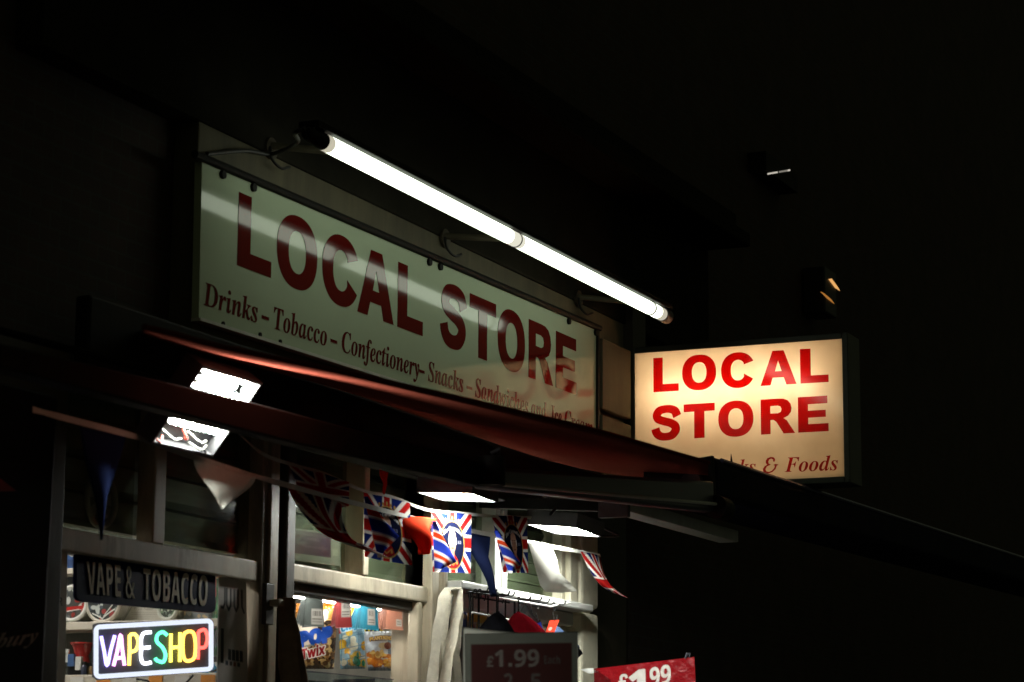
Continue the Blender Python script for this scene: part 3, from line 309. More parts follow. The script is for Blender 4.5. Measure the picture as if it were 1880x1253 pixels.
id335|55,-9 35,-7 17,1 3,14 -7,32 -13,55 -15,82 -14,103 -10,125 -4,148 5,170 16,193 29,215 44,235 60,255 78,272 107,293 135,305 164,310 182,308 198,303 213,294 238,381 242,399 243,412 242,419 239,425 234,428 205,433 205,451 271,459 343,470 237,83 232,60 230,48 231,44 233,42 238,41 243,42 249,46 255,52 281,89 297,78 278,52 261,30 246,13 231,0 215,-7 198,-9 175,-4 162,10 157,35 158,48 160,61 164,76 147,50 130,28 113,12 95,0 76,-7|96,42 106,43 117,49 127,58 137,70 147,83 156,99 180,153 196,208 201,249 199,268 191,280 177,283 169,282 159,277 149,269 120,231 93,181 74,126 70,109 67,93 66,79 67,68 70,59 75,51 81,46 88,43
iw420|48,-10 48,25 45,154 38,228 30,254 19,270 5,274 -1,273 -2,291 97,310 108,290 118,231 124,132 229,310 246,310 267,87 303,130 327,167 341,196 346,214 344,223 339,231 330,240 321,250 316,260 314,271 315,282 319,291 325,300 333,306 342,310 353,311 365,310 375,305 383,298 389,289 392,277 394,264 377,205 328,125 245,25 216,-9 197,-10 179,179 68,-9
ih358|210,-9 185,-4 170,13 165,41 173,84 194,153 217,222 223,246 222,254 217,259 210,261 185,252 159,227 131,185 104,130 81,68 63,0 -19,0 82,374 88,399 90,411 89,419 87,424 83,428 77,431 69,432 58,433 48,433 48,451 110,457 187,470 115,197 139,232 162,260 184,282 206,297 229,307 253,310 281,304 297,287 303,259 301,237 294,207 282,170 250,75 247,65 246,57 247,49 251,45 257,43 269,49 285,67 306,98 320,89 284,34 247,2
iI250|-34,0 -34,15 -21,16 -9,18 0,20 9,25 16,32 22,41 39,85 115,369 119,387 120,404 115,420 99,430 73,435 73,451 283,451 283,435 269,434 257,432 247,428 239,424 232,417 227,410 211,365 135,82 129,47 134,30 150,20 177,15 177,0
im525|380,-8 355,-3 340,14 335,42 343,85 364,154 387,222 393,247 391,255 387,260 380,261 361,256 340,240 318,214 296,176 273,125 250,62 230,0 152,0 220,222 226,247 224,255 220,260 213,261 201,259 189,253 177,244 164,230 150,212 136,190 123,165 110,137 97,107 86,74 75,38 66,0 -14,0 42,211 50,240 52,254 49,264 39,271 24,273 18,273 17,289 151,310 116,193 141,230 164,259 187,281 209,297 232,306 256,310 284,304 301,288 306,260 299,217 320,246 341,269 361,287 381,300 401,307 422,310 450,304 467,288 473,260 470,238 464,208 452,171 420,76 417,66 416,58 417,50 420,45 426,44 433,45 439,49 446,56 457,70 471,91 486,81 468,54 450,31 433,14 416,2 399,-6
iF411|-34,0 -34,15 -21,16 -9,18 0,20 9,25 16,32 22,41 39,85 115,369 119,387 120,404 119,413 115,421 109,426 100,431 88,433 73,435 73,451 426,451 400,323 381,323 381,332 378,363 369,387 353,406 331,418 300,426 262,428 250,428 240,425 234,422 229,416 225,407 221,396 181,248 191,247 201,247 228,249 252,255 272,265 289,278 302,297 313,320 330,320 283,135 269,135 269,147 269,158 268,176 265,190 261,201 253,210 244,217 231,221 216,224 197,226 175,226 136,82 130,47 131,38 134,30 140,24 149,20 161,17 177,15 177,0
iP409|-34,0 -34,15 -21,16 -9,18 0,20 9,25 16,32 22,41 39,85 115,369 119,387 120,404 119,413 115,420 109,426 100,430 88,433 73,435 73,451 259,451 313,446 356,434 386,413 404,384 410,346 407,322 399,299 386,278 369,259 348,243 323,231 291,222 248,217 195,215 171,215 136,82 130,47 131,37 135,30 141,24 150,20 162,17 177,15 177,0|199,238 233,241 261,252 283,271 299,296 308,326 312,363 305,399 285,421 252,428 242,427 235,425 230,421 218,392 178,239 189,238
iN469|310,-11 140,351 68,82 62,47 67,30 83,20 109,15 109,0 -35,0 -35,15 -22,16 -11,18 -1,20 7,25 15,32 21,41 27,52 32,67 38,85 109,355 115,380 116,396 115,407 111,417 104,424 94,429 81,432 64,435 64,451 197,451 339,138 402,369 407,389 408,402 407,412 403,420 397,426 388,430 376,433 361,435 361,451 505,451 505,435 492,434 481,432 471,429 463,425 456,418 449,410 433,365 330,-11
iL426|-34,0 -34,15 -21,16 -9,18 0,20 9,25 16,32 22,41 39,85 115,369 120,401 119,411 115,420 109,426 100,430 88,433 73,435 73,451 283,451 283,435 270,434 258,432 248,429 240,424 233,417 227,408 211,365 136,83 128,42 130,35 134,30 142,28 161,25 188,24 230,26 266,35 298,50 326,71 350,99 371,134 393,134 351,0
iu358|46,-9 18,-4 1,13 -5,41 0,75 15,130 38,211 46,254 43,264 34,271 19,273 13,273 12,289 73,298 146,310 81,79 76,53 77,46 82,41 89,40 113,48 138,72 167,113 194,167 217,230 236,301 316,301 251,57 254,48 261,44 267,45 273,49 280,56 292,70 306,91 321,81 302,53 284,31 268,13 251,1 233,-7 215,-9 202,-8 191,-4 182,4 175,14 171,26 169,40 181,103 158,68 136,40 114,18 92,3 70,-6
il174|40,-9 25,-8 13,-4 3,3 -4,13 -9,25 -10,40 -8,61 -2,85 77,371 87,414 84,425 74,431 58,433 52,433 52,450 183,470 79,86 75,69 73,54 74,47 77,42 83,41 96,46 112,62 131,89 144,79 126,51 109,29 93,12 76,0 59,-7
ig299|77,-139 39,-137 8,-130 -18,-119 -36,-104 -47,-86 -51,-66 -49,-51 -42,-37 -31,-25 -14,-14 7,-4 33,5 13,20 1,35 -3,51 -1,62 4,73 12,83 23,93 38,104 57,114 42,125 30,136 20,147 14,159 10,173 9,189 11,210 17,230 28,248 42,266 59,280 79,293 101,302 125,308 149,310 183,306 215,295 244,277 302,277 299,248 261,248 263,237 264,225 262,203 255,182 244,164 229,147 212,132 191,120 169,111 144,106 118,104 83,106 74,99 68,91 66,84 69,76 78,69 93,63 135,50 182,32 195,25 207,17 216,9 225,-5 231,-20 233,-36 231,-56 224,-73 213,-90 198,-104 179,-116 158,-126 133,-133 106,-138|116,125 128,127 139,133 149,142 159,155 168,170 175,188 180,207 184,226 185,246 181,269 172,283 156,287 144,285 133,279 122,269 112,255 103,239 96,222 90,203 87,183 86,164 89,142 99,129|85,-117 107,-115 126,-110 141,-102 153,-91 160,-79 162,-66 159,-53 151,-41 138,-32 119,-24 93,-14 60,-4 31,-21 13,-40 7,-62 10,-77 17,-90 30,-101 46,-110 64,-115
ip330|-79,-139 -79,-121 -67,-120 -58,-118 -51,-114 -45,-109 -41,-102 -37,-95 -30,-71 48,228 52,253 51,260 48,266 44,269 16,273 16,290 85,300 144,310 124,242 159,279 193,302 228,310 248,307 265,300 279,288 289,271 295,250 298,224 296,197 291,170 282,143 270,116 256,91 239,67 221,45 201,27 180,11 158,0 136,-7 114,-9 97,-8 82,-3 69,6 48,-69 44,-97 45,-105 49,-112 54,-116 86,-122 86,-139|102,15 113,17 124,22 135,31 146,42 156,56 165,71 190,125 207,179 214,224 213,235 210,245 206,252 201,258 195,261 187,262 155,249 127,209 103,142 86,78 78,38 81,25 89,17
s&750|187,-7 144,-3 107,9 77,28 54,54 40,86 36,125 39,157 48,185 63,208 84,228 109,248 139,266 99,318 89,337 83,359 81,382 84,413 95,439 114,459 139,475 169,484 204,487 237,484 266,475 289,460 306,439 317,414 320,383 317,357 308,333 293,312 273,293 250,275 224,258 354,133 365,148 374,164 382,181 401,240 461,240 453,212 444,185 434,160 422,136 408,115 392,95 490,0 410,0 352,56 330,39 307,24 281,11 254,1 222,-5|188,293 212,308 231,322 245,336 254,350 260,366 262,383 260,399 255,412 246,423 234,432 219,437 202,439 185,437 169,432 156,424 146,413 140,399 138,383 140,367 144,352 151,338 161,324 173,309|189,46 216,47 241,52 263,60 282,70 299,81 314,93 175,229 152,215 133,200 118,185 106,169 100,150 97,127 100,104 108,84 122,68 141,56 163,48"""
GL = {}
for _l in GLYPH_DATA.split('\n'):
    _h, *_c = _l.split('|')
    GL[_h[:2]] = (int(_h[2:]) / 482, [[tuple(int(n) / 482 for n in q.split(',')) for q in s.split(' ')] for s in _c])
def contours(text, style='s', track=0.0):
    """outlines of a line of text, cap height 1, starting at x = 0: (list of glyphs, width)"""
    x = 0; out = []
    for ch in text:
        if ch == ' ': x += .36; continue
        if ch == '-': g = (.5, [[(.06, .26), (.44, .26), (.44, .4), (.06, .4)]])
        elif ch == '.': g = (.42, [[(.1, 0), (.32, 0), (.32, .22), (.1, .22)]])
        elif ch == '£':
            g = (.8, [[(.06, 0), (.74, 0), (.74, .17), (.38, .17), (.42, .3), (.42, .4), (.62, .4), (.62, .54), (.4, .54), (.37, .68), (.4, .8), (.5, .84), (.6, .79), (.62, .68), (.78, .71),
                       (.74, .88), (.64, .98), (.48, 1.01), (.31, .97), (.21, .86), (.19, .7), (.22, .54), (.1, .54), (.1, .4), (.24, .4), (.22, .27), (.16, .17), (.06, .16)]])
        elif ch == '&' and style == 'i':
            g = (1.05, [[(.93, .46), (.98, .5), (.8, .55), (.68, .5), (.7, .45), (.76, .45), (.72, .3), (.58, .13), (.4, .06), (.24, .1), (.2, .24), (.28, .4), (.44, .47), (.52, .53), (.4, .58), (.37, .7), (.43, .84), (.55, .89), (.66, .83), (.66, .7), (.76, .7),
                       (.78, .86), (.68, .98), (.5, 1.0), (.32, .93), (.22, .78), (.22, .62), (.3, .52), (.14, .42), (.04, .26), (.06, .1), (.2, -.02), (.4, -.03), (.62, .05), (.8, .22), (.87, .44)]])
        else: g = GL[style + ch]
        out.append([[(a + x, b) for a, b in s] for s in g[1]]); x += g[0] + track
    return out, x - track
def fit_box(glyphs):
    xs = [p[0] for g in glyphs for s in g for p in s]; ys = [p[1] for g in glyphs for s in g for p in s]
    return min(xs), max(xs), min(ys), max(ys)
def letters(name, glyphs, fn, material, parent, depth=.002):
    """filled outlines as solid raised lettering; fn(u, v, w) places them"""
    cu = bpy.data.curves.new('lettering', 'CURVE'); cu.dimensions = '2D'; cu.fill_mode = 'BOTH'; cu.extrude = .5
    for g in glyphs:
        for s in g:
            sp = cu.splines.new('POLY'); sp.points.add(len(s) - 1); sp.use_cyclic_u = True
            for q, (a, b) in zip(sp.points, s): q.co = (a, b, 0, 1)
    to = bpy.data.objects.new('lettering', cu); COL.objects.link(to)
    bpy.context.view_layer.update()
    me = bpy.data.meshes.new_from_object(to.evaluated_get(bpy.context.evaluated_depsgraph_get()))
    bpy.data.objects.remove(to)
    off = OFF[parent.name] if parent is not None else Vector((0, 0, 0))
    for v in me.vertices: v.co = Vector(fn(v.co.x, v.co.y, (v.co.z + .5) * depth)) - off
    me.materials.clear(); me.materials.append(material); me.update()
    import bmesh
    b = bmesh.new(); b.from_mesh(me); bmesh.ops.remove_doubles(b, verts=b.verts, dist=1e-6); bmesh.ops.recalc_face_normals(b, faces=b.faces); b.to_mesh(me); b.free()
    me.name = name
    return link(bpy.data.objects.new(name, me), parent)
def thick(pts, w0, w1=None, n=7):
    """outline of a heavy stroke along a curve"""
    p = [q.xy for q in bez([(a, c, 0) for a, c in pts], n)]; L = len(p); l, r_ = [], []
    for i, q in enumerate(p):
        t = (p[min(i + 1, L - 1)] - p[max(i - 1, 0)]).normalized(); k = abs(t.y); w = w0 * (1 - k) + (w1 or w0) * k
        l.append((q.x - t.y * w / 2, q.y + t.x * w / 2)); r_.append((q.x + t.y * w / 2, q.y - t.x * w / 2))
    return l + r_[::-1]
def sup(cx, cy, rx, ry, e=2.25, n=44, a0=0, a1=360):
    out = []
    for i in range(n + (a1 - a0 < 360)):
        a = R(a0 + (a1 - a0) * i / n); c, s_ = math.cos(a), math.sin(a)
        out.append((cx + rx * math.copysign(abs(c) ** (2 / e), c), cy + ry * math.copysign(abs(s_) ** (2 / e), s_)))
    return out
HEAVY = {
    'L': [[(0, 0), (.75, 0), (.75, .22), (.28, .22), (.28, 1), (0, 1)]],
    'O': [sup(.5, .5, .5, .52), sup(.5, .5, .215, .30)],
    'C': [sup(.5, .5, .5, .52, 2.2, 40, 26, 331) + [(.67, .395)] + sup(.5, .5, .215, .30, 2.2, 30, 38, 322)[::-1][0:] + [(.67, .655)]],
    'A': [[(0, 0), (.30, 0), (.375, .215), (.705, .215), (.78, 0), (1.09, 0), (.71, 1), (.375, 1)], [(.445, .40), (.54, .715), (.64, .40)]],
    'T': [[(.29, 0), (.575, 0), (.575, .775), (.865, .775), (.865, 1), (0, 1), (0, .775), (.29, .775)]],
    'R': [[(0, 0), (.28, 0), (.28, .40), (.37, .40), (.45, .34), (.66, 0), (.99, 0), (.76, .37), (.66, .435), (.80, .50), (.88, .60), (.90, .71), (.87, .84), (.79, .94), (.66, .99), (.50, 1), (0, 1)],
          [(.28, .585), (.28, .80), (.49, .80), (.575, .775), (.61, .70), (.585, .62), (.50, .585)]],
    'E': [[(0, 0), (.84, 0), (.84, .225), (.28, .225), (.28, .405), (.77, .405), (.77, .605), (.28, .605), (.28, .785), (.82, .785), (.82, 1), (0, 1)]],
    'S': [thick([(.815, .675), (.74, .83), (.60, .895), (.44, .905), (.25, .86), (.165, .735), (.22, .615), (.40, .545), (.60, .485), (.745, .385), (.755, .255), (.63, .125), (.43, .092), (.26, .125), (.155, .22), (.115, .345)], .225, .27)],
}
class Canvas:
    """print artwork, drawn as ink on a fine grid of faces; u, v in 0..1, v up"""
    def __init__(s, w, h, bg):
        s.w, s.h = w, h; s.a = np.zeros((h * 2, w * 2, 3)); s.a[:] = hexc(bg)
        s.U, s.V = np.meshgrid((np.arange(w * 2) + .5) / (w * 2), (np.arange(h * 2) + .5) / (h * 2)); s.asp = w / h
    def mask(s, m, col, al=1.0):
        c = np.array(hexc(col)); s.a[m] = s.a[m] * (1 - al) + c * al
    def inside(s, polys):
        m = np.zeros(s.U.shape, bool)
        for p in polys:
            n = len(p)
            for i in range(n):
                (x0, y0), (x1, y1) = p[i], p[(i + 1) % n]
                if y0 == y1: continue
                m ^= ((y0 > s.V) != (y1 > s.V)) & (s.U < (x1 - x0) * (s.V - y0) / (y1 - y0) + x0)
        return m
    def poly(s, p, col, al=1.0): s.mask(s.inside([p]), col, al); return s
    def rect(s, x0, y0, x1, y1, col, al=1.0): return s.poly([(x0, y0), (x1, y0), (x1, y1), (x0, y1)], col, al)
    def ell(s, cx, cy, rx, ry, col, al=1.0): s.mask(((s.U - cx) / rx) ** 2 + ((s.V - cy) / ry) ** 2 < 1, col, al); return s
    def line(s, p, w, col, al=1.0):
        m = np.zeros(s.U.shape, bool); A = s.asp
        for (x0, y0), (x1, y1) in zip(p[:-1], p[1:]):
            dx, dy = (x1 - x0) * A, y1 - y0; L = dx * dx + dy * dy or 1e-9
            t = np.clip((((s.U - x0) * A) * dx + (s.V - y0) * dy) / L, 0, 1)
            m |= ((s.U - x0) * A - dx * t) ** 2 + ((s.V - y0) - dy * t) ** 2 < (w / 2) ** 2
        s.mask(m, col, al); return s
    def text(s, t, x0, x1, y, cap, col, style='s', slope=0.0, arch=0.0, fat=0.0):
        g, w = contours(t, style); b = fit_box(g)
        for gl in g:
            polys = []
            for c in gl:
                q = []
                for a, v in c:
                    k = (a - b[0]) / (b[1] - b[0]); q.append((x0 + (x1 - x0) * k, y + v * cap + slope * (k - .5) - arch * (2 * k - 1) ** 2))
                polys.append(q)
            s.mask(s.inside(polys), col)
            if fat:
                for q in polys: s.line(q + q[:1], fat, col)
        return s
    def blobs(s, n, cols, r, box=(0, 0, 1, 1), seed=1, sq=1.0):
        rg = random.Random(seed)
        for _ in range(n):
            s.ell(rg.uniform(box[0], box[2]), rg.uniform(box[1], box[3]), r * rg.uniform(.5, 1.3) / s.asp, r * rg.uniform(.5, 1.3) * sq, rg.choice(cols))
        return s
    def ink(s): return s.a.reshape(s.h, 2, s.w, 2, 3).mean((1, 3))
def sheet(name, cv, fn, material, parent=None, back=None, colour_back=None):
    """a printed sheet: fn(u, v) places it; back(u, v) closes it behind (a pouch or a card with thickness)"""
    w, h = cv.w, cv.h; off = OFF[parent.name] if parent is not None else Vector((0, 0, 0))
    V = []; F = []; ink = cv.ink().reshape(-1, 3)
    for j in range(h + 1):
        for i in range(w + 1): V.append(Vector(fn(i / w, j / h)) - off)
    for j in range(h):
        for i in range(w):
            a = j * (w + 1) + i; F.append((a, a + 1, a + w + 2, a + w + 1))
    if back is not None:
        n = len(V)
        for j in range(h + 1):
            for i in range(w + 1): V.append(Vector(back(i / w, j / h)) - off)
        for j in range(h):
            for i in range(w):
                a = n + j * (w + 1) + i; F.append((a + w + 1, a + w + 2, a + 1, a))
        bc = ink if colour_back is None else np.tile(np.array(hexc(colour_back)), (w * h, 1))
        ring = [i for i in range(w + 1)] + [j * (w + 1) + w for j in range(1, h + 1)] + [h * (w + 1) + i for i in range(w - 1, -1, -1)] + [j * (w + 1) for j in range(h - 1, 0, -1)]
        k = len(ring)
        for i in range(k): F.append((ring[i], ring[(i + 1) % k], ring[(i + 1) % k] + n, ring[i] + n))
        ec = ink.mean(0) if colour_back is None else np.array(hexc(colour_back))
        ink = np.vstack([ink, bc, np.tile(ec, (k, 1))])
    me = bpy.data.meshes.new(name); me.from_pydata(V, [], F); me.update()
    at = me.attributes.new('ink', 'FLOAT_COLOR', 'FACE')
    at.data.foreach_set('color', np.hstack([ink, np.ones((len(ink), 1))]).astype(np.float32).ravel())
    me.polygons.foreach_set('use_smooth', [True] * len(me.polygons))
    me.materials.append(material)
    return link(bpy.data.objects.new(name, me), parent)
def quad(a, b, c, d):
    """bilinear patch: a = lower left, b = lower right, c = upper right, d = upper left"""
    a, b, c, d = (Vector(q) for q in (a, b, c, d))
    return lambda u, v: a * (1 - u) * (1 - v) + b * u * (1 - v) + c * u * v + d * (1 - u) * v
def shifted(fn, vec):
    vec = Vector(vec); return lambda u, v: fn(u, v) + vec

# ------------------------------------------------------------------ palette
M = {}
M['brick'] = None
def brick_mat(name, c1, c2, mortar):
    m = bpy.data.materials.new(name); m.use_nodes = True; nt = m.node_tree; b = nt.nodes['Principled BSDF']; b.inputs['Roughness'].default_value = .85
    tc = nt.nodes.new('ShaderNodeTexCoord'); mp = nt.nodes.new('ShaderNodeMapping'); mp.inputs['Rotation'].default_value = (R(90), 0, 0)
    nt.links.new(tc.outputs['Object'], mp.inputs[0])
    bt = nt.nodes.new('ShaderNodeTexBrick'); bt.inputs['Scale'].default_value = 4.4; bt.inputs['Color1'].default_value = (*c1, 1); bt.inputs['Color2'].default_value = (*c2, 1)
    bt.inputs['Mortar'].default_value = (*mortar, 1); bt.inputs['Mortar Size'].default_value = .022
    nt.links.new(mp.outputs[0], bt.inputs['Vector'])
    nz = nt.nodes.new('ShaderNodeTexNoise'); nz.inputs['Scale'].default_value = 5; nz.inputs['Detail'].default_value = 8; nt.links.new(tc.outputs['Object'], nz.inputs['Vector'])
    mr = nt.nodes.new('ShaderNodeMapRange'); mr.inputs[3].default_value = .4; mr.inputs[4].default_value = 1.5; nt.links.new(nz.outputs['Fac'], mr.inputs[0])
    sc = nt.nodes.new('ShaderNodeVectorMath'); sc.operation = 'SCALE'; nt.links.new(bt.outputs['Color'], sc.inputs[0]); nt.links.new(mr.outputs[0], sc.inputs[3])
    nt.links.new(sc.outputs[0], b.inputs['Base Color'])
    bp = nt.nodes.new('ShaderNodeBump'); bp.inputs['Strength'].default_value = .5; bp.inputs['Distance'].default_value = .01; bp.invert = True
    nt.links.new(bt.outputs['Fac'], bp.inputs['Height']); nt.links.new(bp.outputs[0], b.inputs['Normal']); return m
M['brick'] = brick_mat('brick', (.045, .024, .017), (.035, .02, .014), (.04, .036, .03))
M['plaster'] = mat('stained_plaster', (.115, .10, .062), .8, var=.4, scale=3.2, stretch=(1.6, 1, .35), bump=.3, dirt=(.05, .045, .03), dirt_amt=.8)
M['shade_dark'] = mat('shade_paint', (.022, .02, .015), .9, var=.4, scale=4, spec=.05, bump=.3)  # near-black colour carries the shade above the strip light
M['cream'] = mat('cream_paint', (.50, .43, .31), .5, var=.22, scale=7, stretch=(1, 1, .25), bump=.25, dirt=(.10, .075, .05), dirt_amt=.75)
M['stone'] = mat('cream_stone', (.78, .73, .56), .65, var=.2, scale=5, bump=.3, dirt=(.16, .13, .08), dirt_amt=.5)
M['darkwood'] = mat('dark_wood', (.045, .035, .022), .55, var=.4, scale=8, stretch=(1, 1, .2), bump=.2)
M['brownwood'] = mat('brown_wood', (.16, .115, .06), .6, var=.3, scale=9, stretch=(1, 1, .15), bump=.3)
M['black'] = mat('black_metal', (.012, .011, .010), .6, var=.3, scale=12, spec=.12)
M['blackgloss'] = mat('black_plastic', (.010, .010, .012), .55, var=.2, scale=9, spec=.12)
M['grey'] = mat('grey_aluminium', (.16, .16, .19), .38, .6, var=.15, scale=10, stretch=(.2, 1, 1))
M['darkgrey'] = mat('dark_grey_metal', (.07, .07, .075), .5, .3, var=.3, scale=9)
M['white_metal'] = mat('white_enamel', (.72, .72, .68), .35, var=.1, scale=8, dirt=(.3, .26, .18), dirt_amt=.3)
M['board'] = mat('gloss_white_board', (.56, .66, .48), .6, var=.05, scale=1.4, coat=.6, spec=0, bump=.05, dirt=(.45, .47, .36), dirt_amt=.2)
M['red_vinyl'] = mat('dark_red_vinyl', (.13, .005, .003), .6, var=.08, scale=3, coat=.6, spec=0)
M['red_fabric'] = cloth('red_awning_fabric', (.22, .050, .034), .02)
M['navy'] = mat('navy_metal', (.008, .009, .022), .7, var=.3, scale=7, spec=.08)
M['rubber'] = mat('black_cable', (.012, .012, .012), .5, var=.2, scale=20)
M['glass'] = glass_mat('window_glass')
M['dimglass'] = glass_mat('grimy_glass', (.75, .78, .72), .08)
M['print'] = print_mat('printed_card', .4)
M['film'] = print_mat('printed_film', .22, bump=.7)
M['flag'] = print_mat('printed_flag', .55, trans=.3)
M['canvas'] = mat('cream_canvas', (.80, .74, .60), .9, var=.15, scale=30, bump=.5, dirt=(.50, .42, .28), dirt_amt=.4)
M['oldcanvas'] = mat('brown_canvas', (.20, .145, .085), .9, var=.3, scale=25, bump=.5)
M['pale'] = mat('pale_wall', (.62, .60, .54), .7, var=.12, scale=3)
M['shelf'] = mat('pale_shelf', (.66, .60, .50), .45, var=.1, scale=6)
M['asphalt'] = mat('asphalt', (.05, .05, .05), .85, var=.3, scale=30, bump=.4)
M['paving'] = mat('paving', (.07, .066, .06), .8, var=.25, scale=8, bump=.3)

# ------------------------------------------------------------------ ground and the room behind the windows
g = MB().box((-60, -60, -.6), (120, -7.2, -.12)); tag(g.build('road', M['asphalt']), kind='structure')
g = MB().box((-60, -7.2, -.6), (120, -7.05, .0)); tag(g.build('kerb', M['stone']), kind='structure')
g = MB().box((-60, -7.05, -.6), (120, 0, 0)); tag(g.build('pavement', M['paving']), kind='structure')
g = MB().box((5.9, 0.0, -.3), (11.2, 3.2, -.004)); tag(g.build('shop_floor', M['paving']), kind='structure')

# ------------------------------------------------------------------ the building
B = thing('shop_building', (8.6, 0, 0), 'dark brick shop building with cream painted shop front under a plastered fascia', 'building')
MB().box((-30, .06, 2.99), (90, .5, 15)).build('upper_wall', M['brick'], B)
MB().box((-30, 0, 0), (5.9, .5, 2.99)).build('side_wall', M['brick'], B)
MB().box((11.5, 0.03, 0), (90, .5, 2.99)).build('side_wall', M['brick'], B)
MB().box((7.17, -.045, 3.02), (11.31, .06, 3.95)).build('fascia_panel', M['plaster'], B, bevel=.006)
MB().box((6.2, -.05, 3.951), (12.6, .06, 4.6)).build('upper_band', M['shade_dark'], B, bevel=.006)  # shaded wall above the lamp, its darkness put into the colour
MB().box((6.2, -.30, 4.601), (12.6, .06, 4.68)).box((6.25, -.22, 4.681), (12.6, .06, 4.8)).build('cornice', M['shade_dark'], B, bevel=.01)
MB().box((6.43, -.115, 2.86), (10.84, -.056, 3.17)).build('dark_cover_board', M['black'], B, bevel=.01)  # black board added to hold the wall below the awning dark
MB().box((11.32, -.09, 3.0), (11.5, .06, 4.12)).build('party_wall_strip', M['darkwood'], B)
m = MB()
pl = P(1050, 1100, y=-.06).x; pr = P(1100, 1100, y=-.06).x
zg = P(1075, 1120, y=-.06).z
m.box((pl + .12, -.06, zg + .012), (pr, .3, 3.0)); m.box((pl + .12, -.06, 0), (pr, .3, zg - .012)); m.box((pl + .13, -.03, zg - .02), (pr - .02, .3, zg + .02))
m.build('pilaster', M['stone'], B, bevel=.02)
MB().box((pr + .01, .02, 0), (11.5, .3, 3.0)).build('dark_return', M['darkwood'], B)
# corner piece of the fascia beside the sign, with its groove
gz = P(1125, 763, y=-.1).z
MB().box((10.885, -.10, gz + .015), (11.27, -.046, 3.80)).box((10.885, -.10, 3.1), (11.27, -.046, gz - .015)).build('fascia_end', M['plaster'], B, bevel=.006)
# door transom on the left
zr = 2.42
MB().box((6.42, -.03, zr - .075), (7.70, .05, zr)).build('transom_rail', M['cream'], B, bevel=.006)
MB().box((6.99, -.025, zr), (7.065, .045, 3.0)).build('mullion', M['cream'], B, bevel=.006)
MB().box((5.9, -.05, 0), (6.43, .2, 3.0)).build('dark_pier', M['darkwood'], B, bevel=.01)
MB().box((7.70, -.04, 0), (7.735, .08, 3.0)).box((7.735, -.055, 0), (7.80, .08, 3.0)).box((7.80, -.02, 0), (7.83, .08, 3.0)).build('door_post', M['cream'], B, bevel=.006)
MB().box((7.832, -.07, 0), (7.90, .1, 3.0)).build('door_post', M['darkwood'], B, bevel=.008)
# middle window
MB().box((7.901, -.05, zr - .055), (9.10, .05, zr + .012)).build('transom_rail', M['cream'], B, bevel=.008)
MB().box((7.901, -.02, zr - .092), (9.08, .06, zr - .056)).build('rail_under', M['darkwood'], B, bevel=.004)
xm0, xm1 = P(645, 1000, y=-.04).x, P(672, 1000, y=-.04).x
MB().box((xm1 - .045, -.055, zr + .013), (xm1, .05, 3.0)).build('mullion', M['cream'], B, bevel=.006)
xm0 = xm1 - .045
x0 = P(768, 1180, y=-.05).x; x1 = P(788, 1180, y=-.05).x; x2 = P(822, 1000, y=-.07).x
MB().box((x0, -.05, 0), (x0 + .035, .0, zr - .056)).box((x0 + .035, -.03, 0), (x1 - .02, .0, 1.9)).box((x0 + .035, -.03, 2.14), (x1 - .02, .0, zr - .056)).build('window_post', M['cream'], B, bevel=.006)
bm_ = mat('bare_brick', (.22, .10, .06), .95, var=.45, scale=40, bump=1.0)
MB().box((x0 + .036, -.012, 1.901), (x1 - .021, -.001, 2.139)).build('bare_brick_patch', bm_, B)
MB().box((x1 - .02, -.07, 0), (x1 + .05, .12, 3.0)).box((x1 + .05, -.045, 0), (x1 + .10, .12, 3.0)).box((x1 + .10, -.075, 0), (x2, .12, 3.0)).build('window_post', M['cream'], B, bevel=.008)
MB().box((9.085, -.03, zr + .013), (x1 - .02, .06, 3.0)).build('window_post', M['brownwood'], B, bevel=.004)
# right window
xe = P(1046, 1050, y=-.05).x
xa, xb_, xc = P(893, 1040, y=-.04).x, P(906, 1040, y=-.04).x, P(926, 1040, y=-.04).x
xa = xb_
MB().box((xb_ + .001, -.05, 2.475), (xb_ + .05, .05, 3.0)).box((xb_ + .05, -.02, 2.475), (xc - .045, .05, 3.0)).box((xc - .045, -.055, 2.475), (xc, .05, 3.0)).build('mullion', M['white_metal'], B, bevel=.004)
MB().box((x2 + .001, -.14, 2.435), (xe + .08, .06, 2.47)).box((x2 + .001, -.05, 2.37), (xe + .05, .06, 2.434)).build('window_sill', M['white_metal'], B, bevel=.008)
MB().box((xe - .05, -.03, 2.475), (xe, .06, 3.0)).box((xe + .001, -.055, 2.475), (xe + .09, .06, 3.0)).build('window_post', M['stone'], B, bevel=.006)
MB().box((xe + .02, -.03, 0), (xe + .12, .06, 2.368)).box((xe - .1, .0, 0), (xe + .019, .06, 2.368)).build('window_post', M['stone'], B, bevel=.006)
MB().box((x2 + .001, .10, 0), (xe - .1, .14, 2.368)).build('back_panel', M['darkwood'], B)
MB().box((5.9, .075, 0), (5.98, 3.2, 3.0)).box((11.1, .31, 0), (11.2, 3.2, 3.0)).box((5.98, 3.1, 0), (11.1, 3.2, 3.0)).build('inner_wall', M['pale'], B)
MB().box((5.98, .12, 2.97), (11.1, 3.1, 2.985)).build('ceiling', M['pale'], B)
MB().box((6.44, 0, 0), (7.69, .05, .5)).box((7.902, -.03, 0), (x0 - .001, .06, .85)).build('stall_riser', M['darkwood'], B, bevel=.01)
